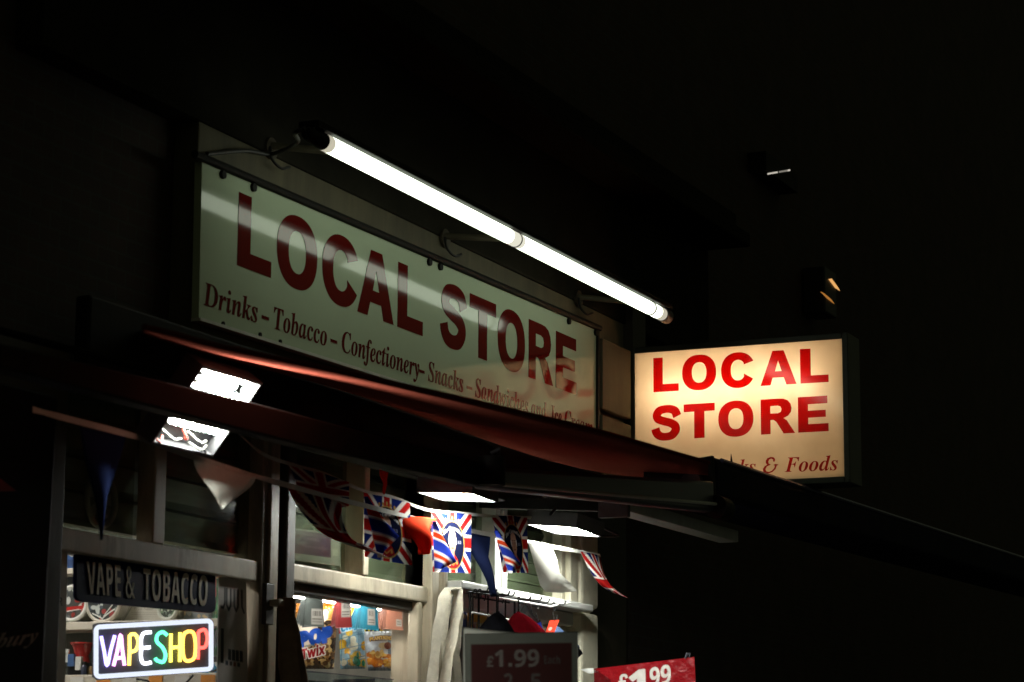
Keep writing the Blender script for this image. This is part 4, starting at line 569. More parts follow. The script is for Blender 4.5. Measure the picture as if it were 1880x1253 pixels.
# panes
for a, b_, z0, z1, gm in ((6.43, 6.93, zr, 3.0, 'dimglass'), (7.066, 7.70, zr, 3.0, 'dimglass'), (6.43, 7.70, .5, zr - .075, 'glass'), (7.905, xm0 - .021, zr + .013, 3.0, 'dimglass'),
                          (xm1, 9.085, zr + .013, 3.0, 'dimglass'), (7.905, x0, .85, zr - .092, 'glass'), (x2, xa, 2.475, 3.0, 'dimglass'), (xc, xe - .05, 2.475, 3.0, 'dimglass')):
    MB().box((a + .001, .018, z0 + .001), (b_ - .001, .024, z1 - .001)).build('window_pane', M[gm], B)
# shutter slats behind the small upper panes
slat = mat('grey_green_slat', (.30, .33, .26), .5, var=.2, scale=6, stretch=(.3, 1, 3), dirt=(.1, .1, .07), dirt_amt=.5)
for a, b_, zz in ((6.43, 7.70, .115), (7.91, 9.085, .10), (x2, xe - .05, .05)):
    m = MB(); z = zr + .03
    while z < 2.96:
        m.prism([(a, .06, z), (a, .075, z + zz * .25), (a, .06, z + zz * .9), (a, .11, z + zz * 1.15), (a, .11, z)], (b_ - a, 0, 0)); z += zz
    m.build('shutter_slats', slat, B)

# ------------------------------------------------------------------ shop lighting inside
t = thing('ceiling_light', (7.0, 1.0, 2.9), 'white strip lamp on the shop ceiling behind the left window', 'ceiling light', 'strip lamps on the shop ceiling')
MB().box((6.3, .96, 2.90), (7.6, 1.04, 2.965)).build('casing', M['white_metal'], t)
MB().tube([(6.32, 1.0, 2.885), (7.58, 1.0, 2.885)], .018, 12).build('lamp_tube', emit('shop_tube', (1, .97, .9), SHOP * 12), t)
c = t.copy(); COL.objects.link(c); c.location = (8.75, .75, 2.9); c['label'] = 'white strip lamp on the shop ceiling behind the middle window'
for ch in list(t.children):
    d = ch.copy(); COL.objects.link(d); d.parent = c

# ------------------------------------------------------------------ fascia sign
YB = -.08
def onboard(px, py): return P(px, py, y=YB)
TL, TR, BL = onboard(371, 297), onboard(1095, 606), onboard(365, 583)
BR = Vector((TR.x, YB, BL.z + .045))
FS = thing('fascia_sign', (9.0, YB, 3.5), 'long white gloss fascia board lettered LOCAL STORE in dark red above the awning', 'sign')
MB().prism([Vector((p.x, YB, p.z)) for p in (BL, BR, TR, TL)], (0, .03, 0)).build('board', M['board'], FS)
base_a, base_b = onboard(434.6, 487), onboard(1020, 711.6)
top_a, top_b = onboard(441.7, 354), onboard(1021.3, 608)
def lerpz(a, b, x): return a.z + (b.z - a.z) * (x - a.x) / (b.x - a.x)
allg = []
for ch, l, r_ in (('L', 435.5, 496.8), ('O', 506.4, 580.6), ('C', 590, 655), ('A', 655.5, 722), ('L', 729, 775.5), ('S', 807, 856), ('T', 861, 909.5), ('O', 913, 963), ('R', 970, 1015), ('E', 1020, 1058)):
    gl = [HEAVY[ch]]; b = fit_box(gl); b = (b[0], b[1], 0, 1)
    ym = 487 + (l - 434.6) * (711.6 - 487) / (1020 - 434.6)
    xl, xr = onboard(l, ym).x, onboard(r_, ym + (r_ - l) * .38).x
    if ch == 'L' and l < 500: xl = base_a.x
    for c in gl[0]:
        q = []
        for a, v in c:
            x = xl + (xr - xl) * (a - b[0]) / (b[1] - b[0]); zb, zt = lerpz(base_a, base_b, x), lerpz(top_a, top_b, x)
            q.append((x, zb + (zt - zb) * v))
        allg.append((l < 800, q))
for first in (True, False): letters('word_lettering', [[q for f_, q in allg if f_ == first]], lambda u, v, w: (u, YB - .0005 - w, v), M['red_vinyl'], FS, .0015)
allg = []
sb_a, sb_b = onboard(373.5, 560), onboard(785, 699)
sbz = lambda x: lerpz(sb_a, sb_b, x)
CAP = .088
def bpx(l):                                  # x on the board of a pixel on the small line
    return onboard(l, 560 + (l - 373.5) * .337).x
words_ = []
for wd, l, r_ in (('Drinks', 373.5, 473.7), ('-', 481, 494), ('Tobacco', 504, 600.4), ('-', 607, 619), ('Confectionery', 628, 770.4), ('-', 770, 779.5), ('Snacks', 785.6, 851), ('-', 857, 867), ('Sandwiches', 872, 970.5),
                  ('and', 975, 1004), ('Ice', 1011.5, 1031.4), ('Cream', 1037, 1088)):
    gl, _ = contours(wd, 'i'); b = fit_box(gl); xl, xr = bpx(l), bpx(r_); allg = []; words_.append(allg)
    for g in gl:
        for c in g:
            q = []
            for a, v in c:
                x = xl + (xr - xl) * (a - b[0]) / (b[1] - b[0]) - v * .012; q.append((x, sbz(x) + v * CAP))
            allg.append(q)
for allg in words_: letters('word_lettering', [allg], lambda u, v, w: (u, YB - .0005 - w, v), M['red_vinyl'], FS, .0015)
dx = TR - TL
MB().tube([TL + Vector((-.06, -.005, .012)), TR + Vector((.03, -.005, .012))], .016, 8).build('top_rail', M['black'], FS, smooth=True)
MB().box((TR.x - .006, YB - .012, BR.z), (TR.x + .012, YB + .03, TR.z)).build('side_trim', M['black'], FS)
MB().prism([BL + Vector((0, -.008, -.012)), BR + Vector((0, -.008, -.012)), BR + Vector((0, -.008, -.0005)), BL + Vector((0, -.008, -.0005))], (0, .04, 0)).build('bottom_trim', M['white_metal'], FS)
for px in (406, 463, 788, 808, 1043, 1092):
    k = (onboard(px, 340).x - TL.x) / dx.x; q = TL + dx * k
    MB().disc((q.x, YB - .001, q.z - .018), (0, -1, 0), .016, .012, 10).build('bolt', M['black'], FS)
for px, py in ((408, 597), (476, 617), (513, 630)):
    q = onboard(px, py); MB().disc((q.x, YB - .001, q.z + .004), (0, -1, 0), .009, .006, 8).build('bolt', M['black'], FS)

# ------------------------------------------------------------------ strip light on three arms
YT = -.50
tl, tr = P(578, 253, y=YT), P(1224, 582, y=YT)
tm = P(948, 441.5, y=YT); ax = (tr - tl).normalized()
ST = thing('strip_light', tuple(tm), 'long lit fluorescent strip lamp on bracket arms above the fascia sign', 'strip light')
RT = .0305
lit = emit('fluorescent', (.90, 1, .80), TUBE); half = emit('fluorescent_end', (1, .93, .72), .55); joint = emit('fluorescent_joint', (1, .97, .80), .8)
bodies = [(tl + ax * .10, tm - ax * .085), (tm + ax * .03, tr - ax * .235)]
for a, b in bodies: MB().tube([a, b], RT, 24).build('lamp_tube', lit, ST, smooth=True)
for a, b, mm, rr in ((tl + ax * .055, tl + ax * .10, half, RT), (tm - ax * .085, tm - ax * .012, joint, RT), (tm - ax * .008, tm + ax * .03, joint, RT), (tr - ax * .235, tr - ax * .22, joint, RT), (tr - ax * .217, tr - ax * .13, lit, RT), (tr - ax * .13, tr - ax * .07, half, RT)):
    MB().tube([a, b], rr, 24).build('tube_end', mm, ST, smooth=True)
for q in (tm - ax * .010, tr - ax * .2185): MB().tube([q - ax * .0035, q + ax * .0035], RT + .002, 24).build('ring', M['darkgrey'], ST)
MB().tube([tl - ax * .06, tl - ax * .05, tl + ax * .055], [.02, RT * .8, RT + .001], 20).build('end_cap', M['black'], ST, smooth=True)
MB().tube([tr - ax * .07, tr + ax * .0, tr + ax * .012], [RT + .004, RT + .005, .03], 20).build('end_cap', M['darkgrey'], ST, smooth=True)
hz = Vector((0, 0, 1))
m = MB(); a0, b0 = tl - ax * .03, tr
pr_ = [(-.032, .031), (.05, .031), (.05, .056), (-.032, .056)]
m.prism([a0 + Vector((0, y, z)) for y, z in pr_], b0 - a0); m.build('housing', M['black'], ST, bevel=.004)
for px, py in ((495, 283), (815, 447), (1060, 557)):
    w = P(px, py, y=-.05); k = (w.x - tl.x) / (tr.x - tl.x); q = tl + (tr - tl) * k + hz * .03
    arm = MB().tube([w + Vector((0, -.01, .03)), Vector((w.x + .03, YT + .02, q.z + .03))], .014, 10).build('arm', M['plaster'], ST, smooth=True)
    pl_ = MB().disc(w + Vector((0, .0, .02)), (0, -1, 0), .042, .012, 18).build('wall_plate', M['darkwood'], ST)
    MB().tube(bez([w + Vector((-.02, -.015, .02)), w + Vector((-.035, -.03, -.03)), w + Vector((.0, -.05, -.06)), w + Vector((.05, -.06, -.045))], 6), .006, 6).build('cable', M['rubber'], ST, smooth=True)
cab = [P(380, 283, y=-.06), P(450, 277, y=-.08), P(500, 283, y=-.1), P(545, 262, y=-.3), P(542, 245, y=-.45), P(560, 236, y=-.5)]
MB().tube(bez(cab, 8), .008, 8).build('cable', M['rubber'], ST, smooth=True)

# ------------------------------------------------------------------ projecting light box
XB = P(1153, 720, y=YB).x
def onblade(px, py): return P(px, py, x=XB)
a, b, c_, d_ = onblade(1166, 893), onblade(1550.5, 877.5), onblade(1546, 622), onblade(1166, 650)
yi, yo = (a.y + d_.y) / 2, (b.y + c_.y) / 2; zb, zt = (b.z + .006), (c_.z + d_.z) / 2
BS = thing('projecting_sign', (XB, -.08, zt), 'glowing cream light box sign lettered LOCAL STORE standing out from the wall', 'sign')
fw = .03; dp = .20
m = MB()
m.box((XB - .006, yo - fw, zb - fw), (XB + dp, yo, zt + fw)); m.box((XB - .006, yi, zb - fw), (XB + dp, yi + fw, zt + fw))
m.box((XB - .006, yo, zt), (XB + dp, yi, zt + fw)); m.box((XB - .006, yo, zb - fw), (XB + dp, yi, zb))
m.build('frame', mat('dark_green_metal', (.05, .055, .045), .45, .3, var=.3, scale=8), BS, bevel=.004)
inner = mat('light_box_lining', (.64, .57, .45), .8, var=.03)
MB().box((XB + dp - .012, yo + .001, zb + .001), (XB + dp - .004, yi - .001, zt - .001)).build('back_panel', inner, BS)
m = MB(); t_ = .004
m.box((XB + .012, yo + .0005, zb + .0005), (XB + dp - .013, yo + t_, zt - .0005)).box((XB + .012, yi - t_, zb + .0005), (XB + dp - .013, yi - .0005, zt - .0005))
m.box((XB + .012, yo + t_ + .0002, zb + .0005), (XB + dp - .013, yi - t_ - .0002, zb + t_)).box((XB + .012, yo + t_ + .0002, zt - t_), (XB + dp - .013, yi - t_ - .0002, zt - .0005)); m.build('lining', inner, BS)
pm = bpy.data.materials.new('opal_panel'); pm.use_nodes = True; nt = pm.node_tree; nt.nodes.remove(nt.nodes['Principled BSDF'])
tr_ = nt.nodes.new('ShaderNodeBsdfTranslucent'); tr_.inputs[0].default_value = (.86, .80, .68, 1)
gl_ = nt.nodes.new('ShaderNodeBsdfGlossy'); gl_.inputs['Roughness'].default_value = .12
df = nt.nodes.new('ShaderNodeBsdfDiffuse'); df.inputs[0].default_value = (.8, .76, .68, 1)
tc = nt.nodes.new('ShaderNodeTexCoord'); nz = nt.nodes.new('ShaderNodeTexNoise'); nz.inputs['Scale'].default_value = 5; nz.inputs['Detail'].default_value = 9; nt.links.new(tc.outputs['Object'], nz.inputs['Vector'])
rp = nt.nodes.new('ShaderNodeValToRGB'); rp.color_ramp.elements[0].position = .35; rp.color_ramp.elements[0].color = (.74, .66, .53, 1); rp.color_ramp.elements[1].position = .6; rp.color_ramp.elements[1].color = (.88, .81, .68, 1)
nt.links.new(nz.outputs['Fac'], rp.inputs[0]); nt.links.new(rp.outputs[0], tr_.inputs[0])
mx1 = nt.nodes.new('ShaderNodeMixShader'); mx1.inputs[0].default_value = .3; nt.links.new(tr_.outputs[0], mx1.inputs[1]); nt.links.new(df.outputs[0], mx1.inputs[2])
mx2 = nt.nodes.new('ShaderNodeMixShader'); mx2.inputs[0].default_value = .05; nt.links.new(mx1.outputs[0], mx2.inputs[1]); nt.links.new(gl_.outputs[0], mx2.inputs[2])
nt.links.new(mx2.outputs[0], nt.nodes['Material Output'].inputs[0])
MB().add([(XB, yo, zb), (XB, yi, zb), (XB, yi, zt), (XB, yo, zt)], [(0, 1, 2, 3)]).build('face_panel', pm, BS)
fm_ = bpy.data.materials.new('red_film'); fm_.use_nodes = True; nt = fm_.node_tree; nt.nodes.remove(nt.nodes['Principled BSDF'])
t1 = nt.nodes.new('ShaderNodeBsdfTransparent'); t1.inputs[0].default_value = (.42, .002, .0015, 1)
g1 = nt.nodes.new('ShaderNodeBsdfGlossy'); g1.inputs['Roughness'].default_value = .1; g1.inputs[0].default_value = (1, 1, 1, 1)
fr = facing_mix(nt)
m1 = nt.nodes.new('ShaderNodeMixShader'); nt.links.new(fr.outputs[0], m1.inputs[0]); nt.links.new(t1.outputs[0], m1.inputs[1]); nt.links.new(g1.outputs[0], m1.inputs[2]); nt.links.new(m1.outputs[0], nt.nodes['Material Output'].inputs[0])
def flatletters(name, rows, parent):
    g = []
    for txt, l, r_, yb0, yb1, yt0, yt1, st in rows:
        gl = [HEAVY[txt]] if txt in HEAVY else contours(txt, st)[0]; b = fit_box(gl)
        p0, p1, q0, q1 = onblade(l, yb0), onblade(r_, yb1), onblade(l, yt0), onblade(r_, yt1)
        for g_ in gl:
            for c in g_:
                q = []
                for u, v in c:
                    k = (u - b[0]) / (b[1] - b[0]); y = p0.y + (p1.y - p0.y) * k
                    zb_, zt_ = p0.z + (p1.z - p0.z) * k, q0.z + (q1.z - q0.z) * k; q.append((-y, zb_ + (zt_ - zb_) * v))
                g.append(q)
    o = letters(name, [g], lambda u, v, w: (XB - .003, -u, v), fm_, parent, 0)
    import bmesh                                       # film has no thickness of its own: keep one layer
    bm = bmesh.new(); bm.from_mesh(o.data); seen = {}; kill = []
    for f in bm.faces:
        k = tuple(round(q, 5) for q in f.calc_center_median())
        if k in seen: kill.append(f)
        seen[k] = 1
    bmesh.ops.delete(bm, geom=kill, context='FACES'); thin = [f for f in bm.faces if f.calc_area() < 1e-9]; bmesh.ops.delete(bm, geom=thin, context='FACES'); bm.to_mesh(o.data); bm.free()
    return o
def row(chars, b0, b1, x0, x1, t0, t1):
    f = lambda x, p, q: p + (q - p) * (x - x0) / (x1 - x0)
    return [(ch, l, r_, f(l, b0, b1), f(r_, b0, b1), f(l, t0, t1), f(r_, t0, t1), 's') for ch, l, r_ in chars]
flatletters('word_lettering', row([('L', 1200, 1246.4), ('O', 1253, 1315.5), ('C', 1324.5, 1384), ('A', 1396.6, 1463), ('L', 1470, 1521.7)], 720.7, 702, 1200, 1521, 658, 638.5), BS)
flatletters('word_lettering', row([('S', 1196.4, 1251), ('T', 1256, 1313), ('O', 1319.4, 1384), ('R', 1397.5, 1460), ('E', 1466, 1521.7)], 809.5, 792, 1198, 1521, 747, 726.6), BS)
for w_ in (('Drinks', 1286, 1388, 873, 869.5, 845, 842, 'i'), ('&', 1401, 1430, 869, 868, 840, 839, 'i'), ('Foods', 1441, 1539, 867.2, 863.5, 839, 835, 'i')): flatletters('word_lettering', [w_], BS)
zl = onblade(1300, 712).z - .01
MB().tube([(XB + .115, yo + .14, zl), (XB + .115, yi - .06, zl)], .013, 12).build('lamp_tube', emit('light_box_tube', (1, .73, .46), BLADE * 4.0), BS)
MB().box((XB + .03, yi + fw, zt - .09), (XB + .09, -.05, zt - .05)).build('wall_bracket', M['black'], BS)
MB().box((XB + .03, yi + fw, zb + .05), (XB + .09, -.05, zb + .09)).build('wall_bracket', M['black'], BS)

# ------------------------------------------------------------------ awning
AW = thing('awning', (7.5, -.5, 2.95), 'dark folding arm awning with red fabric glowing over the flood lamp', 'awning')
ctrl = [(262, 601), (310, 612), (400, 636), (520, 661), (640, 686), (760, 713), (880, 740), (1000, 768), (1100, 792), (1200, 821), (1300, 850)]
fe = bez([P(x, y, y=-1.6) for x, y in ctrl], 5)
n = len(fe)
low = bez([P(x, y, y=-.12) for x, y in ((262, 605), (310, 618), (400, 645), (520, 682), (640, 719), (760, 760), (880, 803), (1000, 842), (1100, 866), (1200, 878), (1300, 886))], 5)
def fab(u, v):
    i = min(int(u * (n - 1) + .5), n - 1); q = fe[i].lerp(low[i], v)
    q.z -= .035 * math.sin(v * math.pi) * (.5 + .5 * math.sin(u * 9)) * v; return q
m = MB(); nv = 14
for j in range(nv + 1):
    for i in range(n): m.v.append(fab(i / (n - 1), j / nv))
for j in range(nv):
    for i in range(n - 1): q = j * n + i; m.f.append((q, q + 1, q + n + 1, q + n))
o = m.build('fabric', M['red_fabric'], AW, smooth=True); sd = o.modifiers.new('thickness', 'SOLIDIFY'); sd.thickness = .004; sd.offset = 1
MB().tube([q + Vector((0, -.003, .0)) for q in fe], .007, 8).build('front_hem', mat('dark_red_hem', (.10, .016, .01), .9, var=.2, spec=0), AW, smooth=True)
MB().tube([low[12] + Vector((0, .04, .03)), low[-1] + Vector((0, .04, .03))], .03, 16).build('roller', M['black'], AW, smooth=True)
# long arm passing in front of the flood lamp, the elbow, and the grey forearm
def bar(pts_px, y, wv, name, mt, dep=.05):
    p = [P(a, b, y=y) for a, b in pts_px]
    return MB().prism(p, (0, dep, 0)).build(name, mt, AW, bevel=.006)
bar([(0, 676), (0, 630), (456, 737), (880, 848), (885, 893), (560, 819)], -1.13, 0, 'arm', M['black'], .06)
el = P(888, 868, y=-1.13)
MB().tube([el + Vector((0, -.03, -.045)), el + Vector((0, -.03, .05))], .045, 16).build('elbow', M['black'], AW, smooth=True)
f0, f1 = P(893, 873, y=-1.14), P(1312, 908, y=-1.16)
m = MB(); m.prism([f0 + Vector((0, 0, -.042)), f1 + Vector((0, 0, -.075)), f1 + Vector((0, 0, .055)), f0 + Vector((0, 0, .03))], (.02, .06, 0)); m.build('forearm', M['grey'], AW, bevel=.014)
MB().tube([f0 + Vector((.05, -.012, -.024)), f1 + Vector((0, -.012, -.042))], .007, 8).build('forearm_glint', M['white_metal'], AW, smooth=True)  # pale strip stands in for the glint along the forearm's lower edge
MB().tube([f1 + Vector((-.02, -.01, -.055)), f1 + Vector((.09, -.01, -.055))], .05, 16).build('arm_joint', M['black'], AW, smooth=True)
MB().tube([el + Vector((-.03, -.04, .06)), el + Vector((-.01, -.06, .075)), el + Vector((.03, -.04, .05))], .006, 6).build('hook', M['grey'], AW)

NB = thing('navy_canopy', (11.5, -.9, 3.0), 'closed dark navy awning cassette running on past the glowing sign', 'awning')
n0, n1 = P(1308, 838, y=-1.03), P(1990, 1059, y=-1.03)
m = MB(); m.prism([n0 + Vector((0, 0, .0)), n0 + Vector((0, .30, -.05)), n0 + Vector((0, .30, -.19)), n0 + Vector((0, .0, -.18)), n0 + Vector((0, -.02, -.16)), n0 + Vector((0, -.02, -.03))], n1 - n0); m.build('cassette', M['navy'], NB, bevel=.012)
MB().prism([n0 + Vector((-.03, -.01, .0)), n0 + Vector((-.03, .31, -.04)), n0 + Vector((-.03, .31, -.20)), n0 + Vector((-.03, -.02, -.20))], (.028, 0, 0)).build('end_plate', M['black'], NB, bevel=.004)
MB().disc(n0 + Vector((-.03, .08, -.12)), (-1, 0, 0), .05, .03, 18).build('end_knob', M['darkgrey'], NB, bevel=.005)
MB().tube([n0 + (n1 - n0) * .01 + Vector((0, -.012, -.012)), n1 + Vector((0, -.012, -.012))], .012, 8).build('front_rim', mat('navy_rim', (.10, .10, .22), .25, .7, var=.3), NB, smooth=True)
sp_ = P(1343, 846, y=-1.03)
MB().tube([sp_ + Vector((0, 0, -.02)), sp_ + Vector((-.005, 0, .03))], [.008, .001], 6).build('spike', M['black'], NB)

t0, t1 = P(1150, 938, y=-.72), P(1356, 996, y=-.72)
TK = thing('trunking', tuple(t0), 'pale square metal trunking sticking out below the navy awning', 'trunking')
MB().prism([t0, t0 + Vector((0, 0, .055)), t0 + Vector((0, .10, .06)), t0 + Vector((0, .10, -.0)), ], t1 - t0).build('duct', M['white_metal'], TK, bevel=.004)
MB().prism([t0 + Vector((-.03, -.02, -.03)), t0 + Vector((-.03, .12, -.03)), t0 + Vector((-.03, .12, .09)), t0 + Vector((-.03, -.02, .09))], (.028, 0, 0)).build('collar', M['darkgrey'], TK, bevel=.004)
MB().prism([t0 + Vector((-.02, .09, .0)), t0 + Vector((.03, .09, .0)), t0 + Vector((.03, .09, .05)), t0 + Vector((-.02, .09, .05))], (.15, .7, .06)).build('wall_arm', M['black'], TK)

# ------------------------------------------------------------------ flood lamps
ledm = {1: emit('led', (.96, 1, .93), FLOOD), 0: emit('led_old', (.96, 1, .90), FLOOD * 1.5)}; wire_red = mat('red_wire', (.3, .02, .01), .5); wire_w = mat('white_wire', (.3, .3, .27), .5)
pcb = mat('dark_circuit_board', (.006, .006, .006), .6, var=.2, spec=0)
def flood(A, Bx, Cc, label, cols, rows, frac, group, wires=False, off_led=False):
    """A corner, Bx corner along the shop front, Cc corner along the other edge; the lit side faces the A->Bx x A->Cc normal"""
    t = thing('flood_lamp', tuple(A), label, 'flood lamp', group)
    e = (Bx - A); h = (Cc - A); nn = e.cross(h).normalized()
    if nn.dot(EYE - A) < 0: nn = -nn
    at = lambda u, v, w: A + e * u + h * v + nn * w
    # tray: a shallow open box
    m = MB(); f = .03
    m.prism([at(-.03, -.04, -.03), at(1.03, -.04, -.03), at(1.03, 1.04, -.03), at(-.03, 1.04, -.03)], nn * -.03)
    m.prism([at(-.03, -.04, -.0299), at(0, -.04, -.0299), at(0, 1.04, -.0299), at(-.03, 1.04, -.0299)], nn * .036)
    m.prism([at(1, -.04, -.0299), at(1.03, -.04, -.0299), at(1.03, 1.04, -.0299), at(1, 1.04, -.0299)], nn * .036)
    m.prism([at(0.0005, -.04, -.0299), at(.9995, -.04, -.0299), at(.9995, -.001, -.0299), at(.0005, -.001, -.0299)], nn * .036)
    m.prism([at(0.0005, 1.001, -.0299), at(.9995, 1.001, -.0299), at(.9995, 1.04, -.0299), at(.0005, 1.04, -.0299)], nn * .036)
    m.build('tray', M['darkgrey'], t)
    MB().prism([at(.005, .005, -.029), at(.995, .005, -.029), at(.995, frac, -.029), at(.005, frac, -.029)], nn * .006).build('circuit_board', pcb, t)
    m = MB()
    ew, hw = e.length / cols, h.length * frac / rows; rr = .47
    for i in range(cols):
        for j in range(rows):
            c = at((i + .5) / cols, frac * (j + .5) / rows, -.022); k = 14
            if off_led and (i, j) == (cols - 2, 1): continue
            base = len(m.v)
            eu, hu = e.normalized(), h.normalized()
            for q in range(k):
                an = q * 2 * math.pi / k; m.v.append(c + eu * math.cos(an) * ew * .385 + hu * math.sin(an) * hw * .385)
            m.v.append(c + nn * (.005 if wires else .02))
            for q in range(k): m.f.append((base + q, base + (q + 1) % k, base + k))
    m.build('led_array', ledm[0 if wires else 1], t)
    if wires:
        for (u0, v0), (u1, v1), mm in (((.05, frac + .05), (.45, frac + .12), wire_w), ((.5, frac + .02), (.85, frac + .08), wire_w), ((.4, frac + .0), (.5, frac + .1), wire_red), ((.02, frac + .17), (.15, frac + .14), wire_red), ((.75, frac + .1), (.95, frac + .2), M['rubber']), ((.62, frac + .15), (.9, frac + .13), wire_w)):
            um, vm = (u0 + u1) / 2, (v0 + v1) / 2
            MB().tube(bez([at(u0, v0, -.015), at(um, vm + .03, .006), at(u1, v1, -.012)], 6), .0032, 6).build('wire', mm, t, smooth=True)
    q = at(.5, .5, -.06)
    MB().tube([q, q + Vector((0, .03, .06)), Vector((q.x, -.10, 2.97))], .012, 8).build('bracket', M['black'], t)
    return t
GF = 'flood lamps hung under the awning'
A = P(370, 676, y=-1.0); Bq = P(474, 706, y=-1.0)
flood(A, Bq, P(281, 809, x=A.x), 'tilted square flood lamp with bare wires, crossed by the dark awning arm', 12, 8, .80, GF, wires=True, off_led=True)
A = P(769, 902, y=-.30); Bq = P(816, 917, y=-.30)
flood(A, Bq, P(864, 904, x=A.x), 'flat glowing flood lamp over the first portrait flags', 8, 8, 1, GF)
A = P(970.5, 961, y=-.22); Bq = P(1020, 978, y=-.22)
flood(A, Bq, P(1056, 967, x=A.x), 'flat glowing flood lamp over the overexposed white pennant', 8, 8, 1, GF)
MB_c = MB().tube(bez([P(1010, 945, y=-.4), P(1040, 920, y=-.35), P(1090, 960, y=-.4), P(1135, 983, y=-.45), P(1100, 985, y=-.5)], 8), .006, 6)
tag(MB_c.build('loose_cable', M['rubber'], smooth=True), 'thin black cable looping beside the right flood lamp', 'cable')

# ------------------------------------------------------------------ bunting
def union(cv, port=False):
    cv.rect(0, 0, 1, 1, '#1d2b6b')
    W_, R_ = '#e9e6df', '#b3201f'
    for a, b in (((0, 0), (1, 1)), ((0, 1), (1, 0))): cv.line([a, b], .26, W_)
    for a, b in (((0, 0), (1, 1)), ((0, 1), (1, 0))): cv.line([a, b], .11, R_)
    cv.rect(0, .36, 1, .64, W_).rect(.4, 0, .6, 1, W_); cv.rect(0, .41, 1, .59, R_).rect(.435, 0, .565, 1, R_)
    if port:
        gold = '#b08a4a'
        cv.ell(.5, .45, .31, .41, gold).ell(.5, .45, .29, .39, '#14182f')
        cv.text('The Coronation', .28, .74, .70, .07, '#e8e4da', 'i', 0, .1)
        cv.poly([(.36, .10), (.40, .22), (.46, .30), (.54, .30), (.62, .22), (.66, .12), (.5, .06)], '#8e1f20')       # tunic
        cv.rect(.455, .26, .535, .36, '#a87862')
        cv.ell(.495, .50, .085, .175, '#b98a72').ell(.495, .60, .082, .10, '#c39a84'); cv.ell(.412, .52, .018, .06, '#cfcac4').ell(.578, .52, .018, .06, '#cfcac4')
        cv.ell(.465, .52, .012, .014, '#1c1412').ell(.525, .52, .014, .016, '#1c1412').line([(.445, .56), (.48, .565)], .014, '#6a5a50').line([(.51, .565), (.545, .56)], .014, '#6a5a50').line([(.495, .51), (.488, .455), (.50, .45)], .014, '#8a5c48').line([(.465, .40), (.525, .40)], .016, '#7a3a34')
        cv.line([(.40, .20), (.50, .12), (.60, .2)], .02, gold); cv.ell(.60, .16, .02, .03, gold).ell(.42, .13, .015, .02, '#e9e6df')
        for k in range(5): cv.ell(.34 + .08 * k, .90 - .02 * abs(k - 2), .022, .03, gold)
        cv.text('2023', .62, .72, .47, .05, '#8b8a9a')
    return cv
FLAG = union(Canvas(72, 48, '#1d2b6b')); PORT = union(Canvas(96, 72, '#1d2b6b'), True)
YBB = -.34
def YA(px): return -.80 + .45 * min(1, max(0, (px - 470) / 280)) + .10 * min(1, max(0, (px - 800) / 180))
la = [(60, 752), (108, 765), (245, 801), (330, 831), (445, 868), (520, 889), (600, 911), (667, 928), (750, 949), (860, 974), (970, 995), (1030, 1007), (1102, 1020)]
lb = [(430, 788), (480, 832), (532, 852), (592, 869), (667, 901), (717, 912), (787, 937), (860, 944), (904, 948), (975, 951)]
white_tape = cloth('white_tape', (.75, .74, .68), .3); plain_w = cloth('white_pennant_cloth', (.82, .81, .75), .5); plain_n = cloth('navy_pennant_cloth', (.016, .024, .075), .25); plain_r = cloth('red_pennant_cloth', (.90, .085, .035), .55)
def tape(parent, pts, y, w):
    p = bez([P(a, b, y=y(a) if callable(y) else y) for a, b in pts], 6)
    ws = [Vector((0, .35 * math.sin(i * .55), .8)).normalized() * w for i in range(len(p))]
    return MB().ribbon(p, ws, .0015).build('tape', white_tape, parent, smooth=True)
def pennant(name, parent, mt, tl_, tr_, tip, y, curl=.03, round_=.0, n=14):
    """a tapering flag hung from the tape: top corners and tip measured in the photo, curling towards the street"""
    a, b, c = P(*tl_, y=y), P(*tr_, y=y), P(*tip, y=y - curl)
    m = MB(); k = 10
    for j in range(n + 1):
        v = j / n; hw = (1 - v) if not round_ else max(0.0, (1 - v ** round_))
        for i in range(k + 1):
            u = i / k; top = a.lerp(b, u); mid = a.lerp(b, .5)
            p = mid.lerp(c, v) + (top - mid) * max(hw, .02); p.y += -curl * math.sin(u * math.pi * 1.3) * math.sin(v * 2.5) + .004 * math.sin(v * 7 + u * 3)
            m.v.append(p)
    for j in range(n):
        for i in range(k): q = j * (k + 1) + i; m.f.append((q, q + 1, q + k + 2, q + k + 1))
    o = m.build(name, mt, parent, smooth=True); sd = o.modifiers.new('thickness', 'SOLIDIFY'); sd.thickness = .0012; return o
def flagq(name, parent, cv, bl, br, tr_, tl_, y, wave=.02, ph=0, dy=(0, 0, 0, 0)):
    q = quad(P(*bl, y=y - .05), P(*br, y=y - .05), P(*tr_, y=y + dy[2]), P(*tl_, y=y + dy[3]))
    fn = lambda u, v: q(u, v) + Vector((0, wave * .35 * math.sin(u * 4 + ph) * (1.15 - v), 0))
    return sheet(name, cv, fn, M['flag'], parent, back=lambda u, v: fn(u, v) + Vector((0, .0012, 0)))
